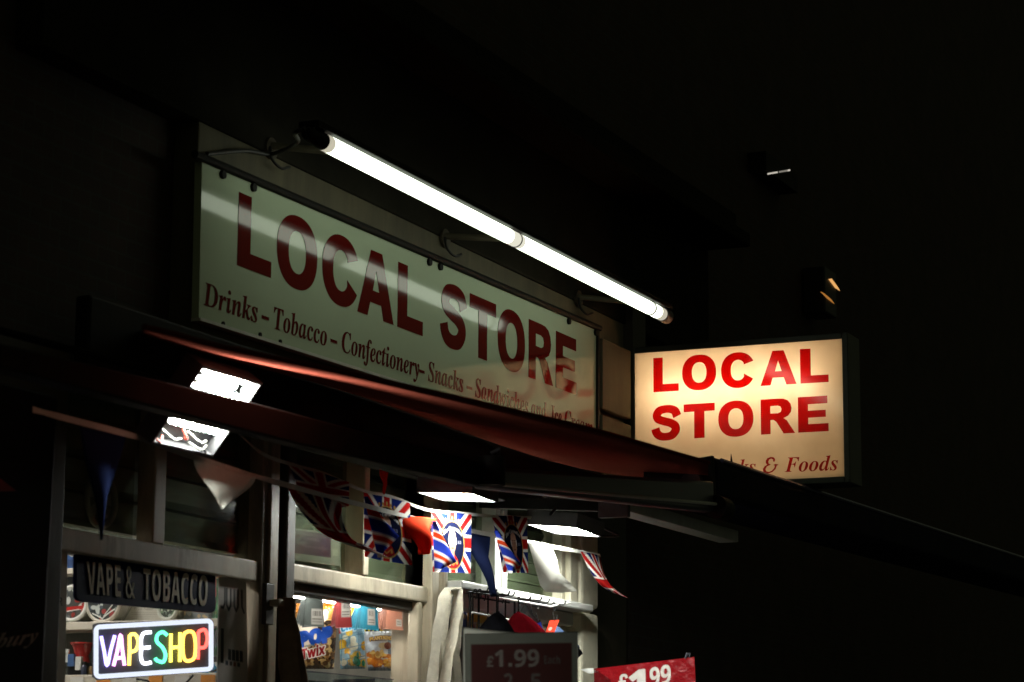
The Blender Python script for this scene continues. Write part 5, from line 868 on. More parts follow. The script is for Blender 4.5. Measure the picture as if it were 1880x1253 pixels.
def folded(parent, a, b, c, y):
    """the corner of a flag turned over towards the street, showing its printed back"""
    A_, B_, C_ = P(*a, y=y - .004), P(*b, y=y - .06), P(*c, y=y - .05)
    cv = Canvas(40, 40, '#2a3aa0'); cv.line([(0, .95), (1, .7)], .0, '#ffffff')
    cv.rect(0, 0, 1, 1, '#27389a').rect(0, .66, 1, .84, '#e9e6df').rect(0, .70, 1, .80, '#c8401f').rect(0, .24, 1, .44, '#e9e6df').rect(0, .29, 1, .39, '#c8401f').rect(0, 0, 1, .06, '#e9e6df')
    def fn(u, v):
        e0 = C_.lerp(A_, v); e1 = C_.lerp(B_, min(1, v * 1.9)) if v < .53 else B_.lerp(A_, (v - .53) / .47)
        return e0.lerp(e1, u) + Vector((0, -.016 * math.sin(u * math.pi), 0))
    return sheet('folded_corner', cv, fn, M['flag'], parent, back=lambda u, v: fn(u, v) + Vector((0, .0012, 0)))
BA = thing('bunting', tuple(P(520, 889, y=YA(520))), 'white taped bunting of plain pennants hung nearest the street under the awning', 'bunting', 'bunting strings')
tape(BA, la, YA, .017)
pennant('pennant', BA, plain_n, (147, 784), (232, 801), (186, 992), YA(186), .015)
pennant('pennant', BA, plain_w, (356, 842), (470, 876), (408, 934), YA(408) - .016, .0, round_=1.35)
pennant('pennant', BA, plain_r, (731, 946), (802, 952), (777, 1018), YA(776), .05, round_=1.4)
pennant('pennant', BA, plain_n, (845, 972), (900, 986), (906, 1096), YA(906), .03)
q = [P(a, b, y=YA(a) - .01 - .14 * (b - 996) / 90) for a, b in ((970, 996), (1013, 1005), (1003, 1038), (1030, 1062), (1059, 1086), (1030, 1089), (1003, 1087), (992, 1075), (982, 1040))]
m = MB(); cen = sum(q, Vector()) / len(q)
ring1 = [p.lerp(cen, .5) + Vector((0, -.03, 0)) for p in q]; k = len(q); m.v += q + ring1 + [cen + Vector((0, -.045, 0))]
for i in range(k):
    j = (i + 1) % k; m.f += [(i, j, k + j, k + i), (k + i, k + j, 2 * k)]
o = m.build('pennant', plain_w, BA, smooth=True); o['label'] = 'white pennant folded over on itself and glaring under the lamp'; sd = o.modifiers.new('thickness', 'SOLIDIFY'); sd.thickness = .0012
def curlflag(parent, top0, top1, mids, tip, y):
    """a striped flag twisted into a long curl"""
    p = bez([P(*a, y=y - .02 * i) for i, a in enumerate(mids)], 8); w0 = P(*top1, y=y) - P(*top0, y=y); n_ = len(p)
    def fn(u, v):
        i = min(n_ - 1, int((1 - v) * (n_ - 1) + .5)); s = 1 - v
        wv = w0 * (1 - s) + Vector((.10, .04, .04)) * s
        wv = wv * (1 - s ** 4 * .97); return p[i] + wv * (u - .5) + Vector((0, -.035 * math.sin(u * math.pi) * (.3 + s), -.02 * s * math.sin(u * math.pi)))
    cv = union(Canvas(48, 64, '#1d2b6b'))
    return sheet('flag', cv, fn, M['flag'], parent, back=lambda u, v: fn(u, v) + Vector((0, .0012, 0)))
curlflag(BA, (527, 890), (628, 925), [(577, 908), (592, 950), (620, 985), (660, 1003), (692, 1014)], None, YA(600))
curlflag(BA, (1066, 1013), (1102, 1021), [(1084, 1017), (1094, 1045), (1108, 1070), (1124, 1084), (1138, 1092)], None, YA(1100))
BBt = thing('bunting', tuple(P(667, 901, y=YBB)), 'white taped bunting of portrait flags strung closer to the windows', 'bunting', 'bunting strings')
tape(BBt, lb, YBB, .012)
flagq('flag', BBt, FLAG, (575, 940), (632, 930), (640, 886), (528, 846), YBB, .05, 1)
pennant('pennant', BBt, plain_r, (697, 862), (713, 868), (705, 908), YBB, .01)
flagq('flag', BBt, PORT, (672, 1022), (752, 1039), (752, 924), (668, 902), YBB, .03, .5); folded(BBt, (668, 912), (733, 985), (694, 1024), YBB - .03)
flagq('flag', BBt, PORT, (797, 1050), (863, 1053), (866, 944), (792, 937), YBB, .015, 2); folded(BBt, (794, 958), (839, 1032), (798, 1050), YBB - .03)
flagq('flag', BBt, PORT, (925, 1052), (972, 1052), (968, 948), (903, 947), YBB, .02, 3); folded(BBt, (907, 975), (957, 1036), (934, 1053), YBB - .03)

# ------------------------------------------------------------------ signs in the left window
vs = Plane(P(268, 1070, y=-.002), (0, -1, 0))
VS = thing('tobacco_sign', tuple(vs(268, 1070)), 'dark navy rounded sign lettered VAPE & TOBACCO in the left window', 'sign')
def rrect(l, t, r_, b, rad, pl_, skew=(0, 0), n=6):
    """rounded outline on a tilted plane from pixel bounds; skew = drop across the top and bottom edges"""
    out = []
    for cx_, cy_, a0 in ((r_ - rad, t + rad, -90), (r_ - rad, b - rad, 0), (l + rad, b - rad, 90), (l + rad, t + rad, 180)):
        for i in range(n + 1):
            an = R(a0 + 90 * i / n); x = cx_ + rad * math.cos(an); y = cy_ + rad * math.sin(an)
            k = (x - l) / (r_ - l); w = (y - t) / (b - t); out.append(pl_(x, y + k * (skew[0] * (1 - w) + skew[1] * w)))
    return out
MB().prism(rrect(140, 1010, 396, 1104, 12, vs, (32, 23)), vs.n * -.014).build('panel', mat('navy_panel', (.005, .008, .050), .5, var=.2, spec=.1), VS, bevel=.002)
def wordquad(txt, style, pl_, bl, br, tr_, tl_):
    gl, _ = contours(txt, style, .06); b = fit_box(gl)
    def fn(u, v, w):
        k = (u - b[0]) / (b[1] - b[0]); x = (bl[0] * (1 - k) + br[0] * k) * (1 - v) + (tl_[0] * (1 - k) + tr_[0] * k) * v; y = (bl[1] * (1 - k) + br[1] * k) * (1 - v) + (tl_[1] * (1 - k) + tr_[1] * k) * v
        return pl_(x, y) + pl_.n * (.001 + w)
    return gl, fn
gl, fn = wordquad('VAPE & TOBACCO', 's', vs, (160, 1090), (379, 1113), (381, 1058), (158, 1031))
letters('lettering', gl, fn, mat('cream_lettering', (.70, .64, .50), .6, var=.1), VS)

ns = facing(280, 1190, .26, turn=R(6), lean=-.02)
NS = thing('neon_sign', tuple(ns(280, 1190)), 'lit multicoloured neon sign reading VAPE SHOP in a white glowing frame', 'neon sign')
zq = lambda x, y: ns(x / 3.357, 960 + y / 3.357)
def zoff(x, y, d): return zq(x, y) + ns.n * d
MB().prism([zoff(x, y, -.006) for x, y in ((572, 628), (600, 618), (1300, 592), (1318, 608), (1318, 900), (1300, 918), (600, 972), (570, 950))], ns.n * -.01).build('backing', mat('smoked_acrylic', (.085, .085, .095), .25, var=.1), NS)
fr_ = []
for cx_, cy_, a0 in ((1275, 630, -90), (1275, 880, 0), (615, 925, 90), (615, 667, 180)):
    for i in range(6): an = R(a0 + 18 * i); fr_.append(zoff(cx_ + 24 * math.cos(an), cy_ + 24 * math.sin(an), .008))
MB().tube(fr_, .0088, 10, closed=True).build('frame_tube', emit('neon_white', (.78, .85, 1), NEON * .52), NS, smooth=True)
def neon(name, strokes, colr, s=1.0, rad=.0062):
    m = MB()
    for st in strokes:
        pts = bez([zoff(x, y, .010) for x, y in st], 5) if len(st) > 2 else [zoff(x, y, .010) for x, y in st]
        m.tube(pts, rad, 8)
    return m.build('letter_tube', emit('neon_' + name, colr, NEON * s), NS, smooth=True)
neon('violet', [[(622, 700), (640, 790), (658, 882), (680, 790), (706, 695)]], (.42, .36, 1.0), 1.7)
neon('pink', [[(698, 884), (722, 790), (742, 692), (752, 780), (766, 880)], [(710, 836), (762, 832)]], (1, .42, .95), 1.5)
neon('yellow', [[(794, 880), (797, 790), (797, 692)], [(797, 692), (832, 690), (850, 735), (836, 785), (800, 798)]], (1, .72, .12), 1.6)
neon('cool_white', [[(932, 676), (885, 682), (868, 720), (868, 775), (868, 835), (885, 868), (932, 862)], [(870, 775), (926, 768)]], (.85, .88, 1), 1.9)
neon('green', [[(1030, 695), (1000, 675), (968, 695), (966, 735), (1000, 770), (1018, 815), (1005, 858), (966, 850), (955, 834)]], (.10, 1, .42), 1.6)
neon('amber', [[(1052, 685), (1050, 860)], [(1108, 678), (1106, 858)], [(1052, 772), (1106, 766)]], (1, .86, .10), 1.6)
neon('orange', [[(1165, 668), (1132, 690), (1124, 765), (1134, 840), (1165, 852), (1196, 830), (1203, 755), (1192, 685), (1165, 668)]], (1, .50, .08), 1.7)
neon('red', [[(1218, 842), (1220, 750), (1220, 672)], [(1220, 672), (1260, 662), (1276, 710), (1262, 765), (1222, 772)]], (1, .09, .07), 1.7)
cl = [ns(355, 1240), ns(340, 1256), ns(330, 1270)]
for a in ([ns(250, 1247), ns(270, 1250), ns(285, 1262)], cl): MB().tube(a, .004, 6).build('cord', M['rubber'], NS)

def poster(name, label, cat, corners, y, cv, mt='print', group=None, th=.003):
    q = quad(*[P(*c, y=y) for c in corners])
    return tag(sheet(name, cv, q, M[mt], None, back=shifted(q, (0, th, 0)), colour_back='#8a8880'), label, cat, group)
cv = Canvas(60, 150, '#9a948f'); cv.text('JUUL', .10, 1.02, .685, .135, '#141414', 's')
cv.a[:] = hexc('#d2ccc6'); 
for k, x in enumerate((.10, .36, .62)):     # open, thin capitals
    if k == 0: cv.line([(x + .12, .86), (x + .12, .75), (x + .07, .715), (x, .72)], .022, '#141414')
    else: cv.line([(x - .07, .86), (x - .07, .74), (x, .705), (x + .07, .74), (x + .07, .86)], .022, '#141414')
cv.line([(.83, .86), (.83, .74), (.90, .70)], .022, '#141414')
cv.rect(.10, .30, .20, .56, '#17171b').rect(.10, .525, .2, .56, '#2c2c34')
for k in range(4): cv.rect(.34 + .13 * k, .33, .45 + .13 * k, .41 - .0 * k, '#17171b').rect(.26 + .13 * k, .29, .35 + .13 * k, .325, ('#35434f', '#4a4036', '#8a4a1c', '#2c3a30')[k]).rect(.34 + .13 * k, .40, .43 + .13 * k, .415, '#2a3a44')
cv.ell(.45, .04, .16, .065, '#8a1018')
poster('window_poster', 'pale narrow poster lettered JUUL with black pen and pods, right of the neon sign', 'poster', ((398, 1290), (456, 1300), (452, 1052), (402, 1046)), .005, cv)
cv = Canvas(48, 150, '#cbc4ba'); cv.text('BAR', .02, .78, .62, .055, '#2a2420'); cv.line([(.2, .86), (.35, .82), (.5, .80), (.3, .78), (.55, .76)], .02, '#3a322c'); cv.line([(.2, .52), (.2, .36)], .04, '#55504e')
cv.rect(.18, .20, .34, .40, '#23252e').rect(.42, .2, .58, .42, '#23252e').ell(.26, .43, .05, .02, '#15151c').rect(.2, .3, .56, .32, '#3a4a66').line([(.02, .12), (.4, .13), (.45, .06), (.2, .02)], .03, '#7a1a1c')
poster('window_poster', 'pale narrow poster lettered BAR at the left edge of the window', 'poster', ((84, 1280), (119, 1290), (124, 1008), (92, 1002)), .005, cv)

# ------------------------------------------------------------------ display shelves seen through the left window
XS = 7.86
def U(px, py, off=0): return P(px, py, x=XS - off)
SU = thing('display_shelves', (XS, .7, 0), 'pale display shelves standing behind the neon sign', 'shelves')
MB().box((XS, .02, .4), (XS + .02, 2.0, 2.9)).build('back_panel', mat('dark_back_panel', (.05, .055, .05), .6, var=.3), SU)
def shelf(pa, pb, th, dep=.16):
    z = U(200, pa).z
    MB().box((XS - dep, .03, z - th), (XS - .001, 2.0, z)).build('shelf', M['shelf'], SU, bevel=.003)
    return z
z1 = shelf(1147, 0, .03, .16); z2 = shelf(1243, 0, .05, .17); z0 = shelf(1047, 0, .022, .12)
for k in range(6):
    y = P(140 + 48 * k, 1250, x=XS - .17).y
    MB().box((XS - .173, y - .035, z2 - .045), (XS - .1705, y + .025, z2 - .008)).build('price_ticket', mat('orange_ticket', (.8, .30, .04), .6, var=.1) if k % 2 else mat('white_ticket', (.75, .72, .66), .6, var=.1), SU)
def on(px, py, off): return U(px, py, off)
def tub(name, label, px, py, rad, cv, lidcol):
    c = on(px, py, .12); t = thing(name, tuple(c), label, 'tub', 'round tubs on the shelf behind the tobacco sign')
    MB().tube([c + Vector((.11, 0, 0)), c + Vector((.002, 0, 0))], [rad * .93, rad], 28).build('body', M['white_metal'], t, smooth=True)
    lc = mat('tub_rim', lidcol, .4, var=.1); MB().tube([c + Vector((.002, 0, 0)) + Vector((0, rad * 1.02 * math.cos(a), rad * 1.02 * math.sin(a))) for a in [2 * math.pi * i / 28 for i in range(28)]], .009, 8, closed=True).build('rim', lc, t, smooth=True)
    fn = lambda u, v: c + Vector((-.004, (.5 - u) * 2 * rad * .98 * math.sqrt(max(0, 1 - (2 * v - 1) ** 2)), (v - .5) * 2 * rad * .98))
    sheet('lid', cv, fn, M['print'], t, back=shifted(fn, (.004, 0, 0)))
cv = Canvas(60, 60, '#3c403e'); cv.blobs(26, ['#c9cbc6', '#6a6f70', '#8a2018', '#b8bbb4', '#222523'], .1, seed=3).line([(.1, .3), (.9, .36)], .12, '#b3160f').line([(.3, .25), (.8, .3)], .03, '#e8e2da')
tub('tub', 'white rimmed round tub with red label at the left end of the shelf', 133, 1108, .062, cv, (.75, .76, .72))
cv = Canvas(60, 60, '#2a2f2e'); cv.blobs(40, ['#c3c8c4', '#48545c', '#20282c', '#8f9894', '#993333', '#171b1b'], .08, seed=5).line([(.1, .2), (.5, .05), (.9, .3)], .04, '#e8ebe6').line([(.55, .1), (.95, .6)], .03, '#d8dcd6')
tub('tub', 'clear round tub of mixed small goods just under the tobacco sign', 190, 1106, .072, cv, (.55, .5, .42))
cv = Canvas(40, 40, '#38433a'); cv.blobs(30, ['#c9cfc4', '#6f8a6a', '#a9722e', '#2b332c', '#9fb0a4'], .1, seed=8)
tub('tub', 'small round tub of green and brown goods right of the paper notice', 308, 1118, .038, cv, (.6, .62, .55))
cv = Canvas(70, 40, '#b9b6ac'); cv.text('Price Notice', .3, .8, .62, .14, '#7d766c', 'i')
for k in range(5): cv.line([(.25, .5 - .09 * k), (.9, .5 - .09 * k)], .02, '#98948a')
cv.line([(.02, .1), (.3, .9)], .05, '#7f8580')
q = quad(on(224, 1146, .05), on(296, 1143, .05), on(296, 1108, .05), on(224, 1104, .05))
tag(sheet('paper_notice', cv, q, M['print'], None, back=shifted(q, (.004, 0, 0))), 'pale paper notice propped behind the neon sign', 'notice')
# red grinder on the lower shelf
gz = z2; gy = P(147, 1220, x=XS - .1).y; gx = XS - .09
G = thing('red_grinder', (gx, gy, gz), 'red and black hand grinder on the lower shelf left of the neon sign', 'grinder')
redp = mat('red_enamel', (.42, .02, .02), .25, var=.15, coat=.6)
MB().box((gx - .035, gy - .04, gz + .001), (gx + .035, gy + .04, gz + .05)).build('base', M['blackgloss'], G, bevel=.006)
MB().tube([(gx, gy, gz + .05), (gx, gy, gz + .075), (gx, gy, gz + .105), (gx, gy, gz + .118)], [.034, .026, .036, .042], 20).build('hopper', redp, G, smooth=True)
MB().tube([(gx, gy, gz + .118), (gx, gy, gz + .126)], .047, 20).build('lid', redp, G, bevel=.002)
MB().box((gx - .05, gy - .03, gz + .02), (gx - .036, gy - .005, gz + .07)).build('label_card', M['white_metal'], G)
MB().box((gx - .05, gy + .002, gz + .035), (gx - .036, gy + .03, gz + .08)).build('label_card', mat('blue_card', (.05, .12, .30), .5), G)
MB().box((gx - .037, gy + .036, gz + .05), (gx - .028, gy + .06, gz + .10)).build('label_card', M['white_metal'], G)
def bottle(px, col, label, s=1.0, off=.13):
    y = P(px, 1238, x=XS - off).y; x = XS - off; z = z2
    t = thing('bottle', (x, y, z), label, 'bottle', 'small bottles on the lower shelf')
    MB().tube([(x, y, z), (x, y, z + .03 * s), (x, y, z + .036 * s), (x, y, z + .04 * s)], [.013 * s, .013 * s, .009 * s, .006 * s], 14).build('body', mat('bottle_' + label.split()[0], col, .25, var=.1), t, smooth=True)
    MB().tube([(x, y, z + .04 * s), (x, y, z + .052 * s)], .008 * s, 12).build('cap', M['black'], t)
bottle(154, (.02, .025, .05), 'dark little bottle at the left foot of the neon sign', 1.0)
bottle(166, (.35, .22, .10), 'amber little bottle behind the left foot of the neon sign', .9, .10)
# coloured packs on the shelves
def pack(px0, px1, py0, py1, cv, label, cat='packet', dep=.04, off=.07, group=None):
    q = quad(on(px0, py1, off), on(px1, py1, off), on(px1, py0, off), on(px0, py0, off))
    return tag(sheet('packet', cv, q, M['print'], None, back=shifted(q, (dep, 0, 0))), label, cat, group)
PG = 'packets on the shelves behind the neon sign'
cv = Canvas(36, 60, '#1e5a34'); cv.poly([(0, 0), (.6, 1), (0, 1)], '#2a2c2a').blobs(14, ['#8a1d22', '#c9b8a4', '#3a2a28'], .06, (0, .6, .6, 1), 4).poly([(.1, .2), (1, .9), (1, .0)], '#2f8a50').blobs(6, ['#b9c4d6', '#8fa0b4'], .07, (.5, .1, 1, .5), 9)
pack(383, 404, 1060, 1205, cv, 'green pack behind the right end of the neon sign', group=PG, dep=.03)
cv = Canvas(70, 36, '#a9b4b8'); cv.ell(.2, .55, .16, .5, '#2a3c66').ell(.2, .6, .1, .3, '#c3ccd0').ell(.2, .62, .05, .14, '#2a3c66').rect(.5, .1, 1, .9, '#1c86b4').line([(.62, .5), (.78, .4), (.95, .6)], .14, '#20242a').ell(.7, .25, .06, .12, '#63c06a').ell(.92, .9, .08, .2, '#dfe4e4')
pack(338, 405, 1216, 1246, cv, 'blue and white pack low at the right end of the neon sign', group=PG, off=.12)
cv = Canvas(60, 16, '#8a1a20'); cv.text('TOBACCO', .06, .94, .3, .45, '#c9a8a0')
pack(288, 345, 1229, 1246, cv, 'flat dark red carton under the neon sign', group=PG, off=.13)
cv = Canvas(40, 60, '#2b4a7a'); cv.ell(.5, .85, .3, .2, '#d8d4c6').rect(0, .3, 1, .55, '#1d3660').ell(.75, .7, .2, .25, '#e2e0d4').rect(0, 0, 1, .25, '#5a3a22').line([(.2, .1), (.7, .02)], .04, '#c9c4b4')
pack(120, 146, 1005, 1056, cv, 'blue and cream pack above the tubs at the top left', group=PG, dep=.03)
cv = Canvas(60, 24, '#7d8388'); cv.blobs(16, ['#c9b089', '#a9aeb2', '#59606a'], .14, seed=21)
pack(338, 398, 1118, 1148, cv, 'grey and tan pack under the right end of the tobacco sign', group=PG)
# fan behind the upper pane
fc = P(186, 920, y=.045); fz = thing('extractor_fan', tuple(fc), 'round pale extractor fan behind the small upper pane', 'fan')
MB().tube([fc + Vector((.085 * math.cos(a), 0, .085 * math.sin(a))) for a in [2 * math.pi * i / 30 for i in range(30)]], .010, 8, closed=True).build('ring', M['white_metal'], fz, smooth=True)
for k in range(5):
    a = 2 * math.pi * k / 5; MB().prism([fc + Vector((.07 * math.cos(a + s) * r_, .004, .07 * math.sin(a + s) * r_)) for s, r_ in ((0, .2), (.5, 1), (-.15, 1), (-.4, .3))], (0, .004, 0)).build('blade', M['white_metal'], fz)

# ------------------------------------------------------------------ goods in the middle window
def bag(label, corners, y, cv, bulge=.035, turn=0.0):
    cx_ = sum(c[0] for c in corners) / 4; cy_ = sum(c[1] for c in corners) / 4
    pl_ = facing(cx_, cy_, y, turn=turn); q = quad(*[pl_(*c) for c in corners]); nn = pl_.n
    cr_ = random.Random(label)
    ph = [cr_.uniform(0, 6) for _ in range(4)]
    def prof(u, v): return (max(0, 1 - (2 * u - 1) ** 4) * max(0, 1 - (2 * v - 1) ** 6)) ** .6 * (.8 + .14 * math.sin(u * 9 + ph[0] + v * 5) * math.sin(v * 11 + ph[1]))
    fr_ = lambda u, v: q(u, v) + nn * bulge * prof(u, v) + nn * .002 * math.sin(u * 60) * (1 if v > .93 or v < .07 else 0)
    bk = lambda u, v: q(u, v) - nn * (bulge * prof(u, v) + .001)
    return tag(sheet('snack_bag', cv, fr_, M['film'], None, back=bk, colour_back='#777777'), label, 'snack bag', 'snack bags in the middle window')
cv = Canvas(100, 150, '#c08a4a'); cv.rect(0, 0, 1, .1, '#4a2c12').rect(0, .93, 1, 1, '#b06a1e').poly([(0, .35), (.75, .45), (.78, .9), (.1, .9), (0, .8)], '#e0d3bd')
cv.blobs(120, ['#3a2414', '#5a3a1c', '#8a5a2a', '#c9a05a', '#2a1a10', '#d8b878'], .045, (.62, .05, 1.0, .75), 11, .9).blobs(70, ['#6a4420', '#a87840', '#d0a868', '#3c2616', '#e0c898'], .05, (0, .08, .8, .36), 12, .8)
cv.line([(.25, .3), (.5, .14)], .06, '#3a2010').line([(.32, .32), (.58, .2)], .04, '#7a3a2a').ell(.72, .90, .06, .05, '#d8cdb8')
cv.text('POP', .08, .88, .405, .22, '#1747a8', 's', .07, 0, .05).text('POPCORN', .22, .62, .362, .035, '#2a97a8', 's', .03)
cv.text('Twix', .08, .70, .185, .16, '#2a1512', 's', .08, 0, .045).text('Twix', .10, .72, .195, .16, '#f0e8dc', 's', .08, 0, .045).text('Twix', .10, .72, .195, .16, '#9a1a22', 's', .08, 0, .012).ell(.48, .39, .025, .02, '#d87a1a')
bag('popcorn bag lettered POP in blue and TWIX in red, leftmost in the middle window', ((549, 1229), (613, 1229), (621, 1112), (541, 1118)), .20, cv, .04)
cv = Canvas(80, 150, '#7fa6b8'); cv.rect(0, .74, 1, 1, '#e8c81e').poly([(0, .60), (1, .66), (1, .84), (0, .80)], '#a8181c')
cv.blobs(26, ['#d8b030', '#f0d878', '#b88a20', '#9fc4d4', '#e8e4c8'], .085, (.02, .02, .98, .6), 14, .7)
for k in range(3): cv.line([(.05 + .33 * k, .02), (.1 + .33 * k, .58)], .012, '#4d7f96').line([(0, .15 + .18 * k), (1, .2 + .18 * k)], .012, '#4d7f96')
cv.blobs(8, ['#1f6a4a', '#2f8a6a'], .05, (.6, .05, 1, .22), 4).text('Chips', .1, .92, .66, .12, '#d8ecf4', 's', .07, 0, .06).text('Chips', .1, .92, .66, .12, '#3a8fc0', 's', .07, 0, .015).ell(.75, .92, .15, .06, '#2a3a9a').ell(.9, .96, .1, .04, '#b02020')
bag('yellow and blue chips bag with a red band, second in the middle window', ((625, 1229), (671, 1228), (668, 1112), (620, 1122)), .20, cv, .03)
cv = Canvas(100, 130, '#b9c0c8'); cv.rect(.62, 0, 1, .8, '#3c5a72', .75).rect(.82, 0, 1, 1, '#1c3040', .8)
cv.blobs(60, ['#d88a1a', '#c06a10', '#e8a838', '#a85a0c', '#f0bc58'], .07, (.05, .10, .8, .42), 17, .8).rect(0, 0, 1, .1, '#2a4a60', .6).ell(.5, .62, .14, .08, '#c9b48a').ell(.62, .62, .1, .09, '#6a2a1a').blobs(10, ['#b8843a', '#e0b868'], .06, (.1, .35, .5, .5), 18)
cv.text('PLANTAINS', .14, .74, .78, .09, '#4a2a0e', 's', .02, .03, .03).text('PLANTAINS', .14, .74, .78, .09, '#d8b060', 's', .02, .03, .006).line([(.16, .76), (.6, .74)], .02, '#5a3210')
bag('silver blue plantain bag with golden chips, third in the middle window', ((676, 1232), (735, 1232), (738, 1158), (668, 1160)), .20, cv, .035)
cv = Canvas(70, 80, '#e2c818'); cv.text('LOT', .15, .9, .15, .4, '#14140c', 's', 0, 0, .06).rect(0, .75, 1, 1, '#c9d0d4')
bag('yellow bag lettered LOT peeping over the plantain bag', ((668, 1172), (704, 1172), (702, 1128), (664, 1130)), .26, cv, .02)
cv = Canvas(40, 130, '#2a66b8'); cv.blobs(22, ['#dfe8f0', '#1a4a98', '#7fb0d8', '#14305a', '#e8d8b0'], .14, (0, 0, 1, .8), 23)
bag('blue and white bag squeezed against the white post', ((734, 1230), (757, 1230), (757, 1094), (736, 1096)), .24, cv, .02)
cv = Canvas(60, 40, '#c87a1a'); cv.blobs(16, ['#f0d8a0', '#e0a030', '#8a4a10'], .12, (0, 0, 1, .7), 31)
bag('orange topped bag standing behind the popcorn bag', ((540, 1160), (618, 1160), (614, 1108), (544, 1108)), .30, cv, .02)
cv = Canvas(40, 60, '#b02028'); cv.blobs(10, ['#3a3aa0', '#e8d84a', '#e0e0e0'], .12, (0, 0, 1, .8), 33)
bag('red and purple bag between the red and teal cards', ((644, 1150), (664, 1150), (664, 1118), (646, 1116)), .27, cv, .015)
# clear ledge in front of the bags
al, ar = P(538, 1231, y=.06), P(752, 1226, y=.06)
LD = thing('goods_shelf', (8.5, .2, al.z), 'dark shelf with a clear plastic lip carrying the snack bags', 'shelf')
MB().box((8.01, .075, al.z - .06), (x0, .45, al.z - .03)).build('board', M['darkwood'], LD)
MB().box((8.01, .066, al.z - .055), (x0, .07, al.z)).build('clear_lip', glass_mat('clear_plastic', (.72, .80, .84), .2), LD)
MB().box((8.01, .06, al.z), (x0, .075, al.z + .004)).build('lip_edge', M['grey'], LD)
cv = Canvas(30, 10, '#1c2f96')
poster('blue_pack_top', 'blue pack top just below the clear shelf lip', 'packet', ((612, 1275), (688, 1275), (688, 1246), (612, 1248)), .08, cv)
t = thing('window_lamp', (8.5, .12, 2.36), 'white strip lamp tucked behind the middle window rail above the hanging cards', 'strip light')  # added hidden lamp, there only to light the snack bags
MB().box((7.95, .10, 2.352), (8.98, .15, 2.364)).build('casing', M['white_metal'], t)
MB().tube([(7.96, .125, 2.340), (8.97, .125, 2.340)], .009, 10).build('lamp_tube', emit('bag_fill_tube', (1, .96, .88), SHOP * 6.5), t)  # hidden lamp added to brighten the fronts of the snack bags
t = thing('window_lamp', (8.7, .42, 2.42), 'white strip lamp glowing inside the top of the middle window', 'strip light')
MB().box((8.06, .39, 2.425), (9.2, .47, 2.45)).build('casing', M['white_metal'], t)
MB().tube([(8.08, .43, 2.408), (9.18, .43, 2.408)], .014, 10).build('lamp_tube', emit('window_tube', (1, .97, .92), SHOP * 3.0), t)
# bundles of cards hung from the rail
def cards(label, l, r_, t, b, col, n_, sticker, y=.035):
    pl_ = facing((l + r_) / 2, (t + b) / 2, y + .05, turn=R(-8)); T = thing('card_bundle', tuple(pl_((l + r_) / 2, t)), label, 'cards', 'bundles of cards hung in the middle window')
    for k in range(n_):
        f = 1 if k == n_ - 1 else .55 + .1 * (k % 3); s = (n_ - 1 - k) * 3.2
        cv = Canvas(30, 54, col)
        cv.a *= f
        if k == n_ - 1 and sticker: x0_, y0_, x1_, y1_ = sticker; cv.rect(x0_, y0_, x1_, y1_, '#b9b6ae'); [cv.rect(x0_ + .06 + .06 * i, y0_ + .55 * (y1_ - y0_), x0_ + .09 + .06 * i, y1_ - .05, '#2a2a2a') for i in range(int((x1_ - x0_ - .1) / .06))]; [cv.rect(x0_ + .05, y0_ + .05 + .06 * i, x1_ - .05, y0_ + .075 + .06 * i, '#6a6862') for i in range(2)]
        w_ = 3 * math.sin(k * 1.7)
        q = quad(pl_(l - s * 1.5 - 2, b - w_ - s * .4), pl_(r_ - s * 1.2, b + w_ * .4 - s * .5), pl_(r_ - 5 - s * .3, t), pl_(l + 3 - s * .3, t)); off = pl_.n * (.006 * k)
        sheet('card', cv, shifted(q, off), M['print'], T, back=shifted(q, off - pl_.n * .003))
    MB().tube([pl_((l + r_) / 2, t) + Vector((0, 0, .03)), pl_((l + r_) / 2, t + 3)], .003, 6).build('hook', M['black'], T)
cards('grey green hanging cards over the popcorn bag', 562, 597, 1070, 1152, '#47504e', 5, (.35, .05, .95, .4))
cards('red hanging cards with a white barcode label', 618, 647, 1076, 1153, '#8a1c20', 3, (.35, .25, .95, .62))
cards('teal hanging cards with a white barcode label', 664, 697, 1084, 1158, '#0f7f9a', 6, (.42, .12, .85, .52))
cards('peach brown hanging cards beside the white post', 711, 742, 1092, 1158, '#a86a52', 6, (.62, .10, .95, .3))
# notice taped inside the upper pane
cv = Canvas(90, 64, '#8f8a86'); cv.rect(.03, .22, .8, .92, '#55304a').text('OFFERS', .26, .56, .66, .1, '#8a6a80').text('Please ask inside', .22, .7, .44, .09, '#7a5a70', 'i').rect(.84, .3, .95, .5, '#a8a49c')
poster('window_notice', 'purple and white notice inside the upper middle pane', 'notice', ((534, 1028), (625, 1040), (625, 980), (535, 968)), .03, cv)

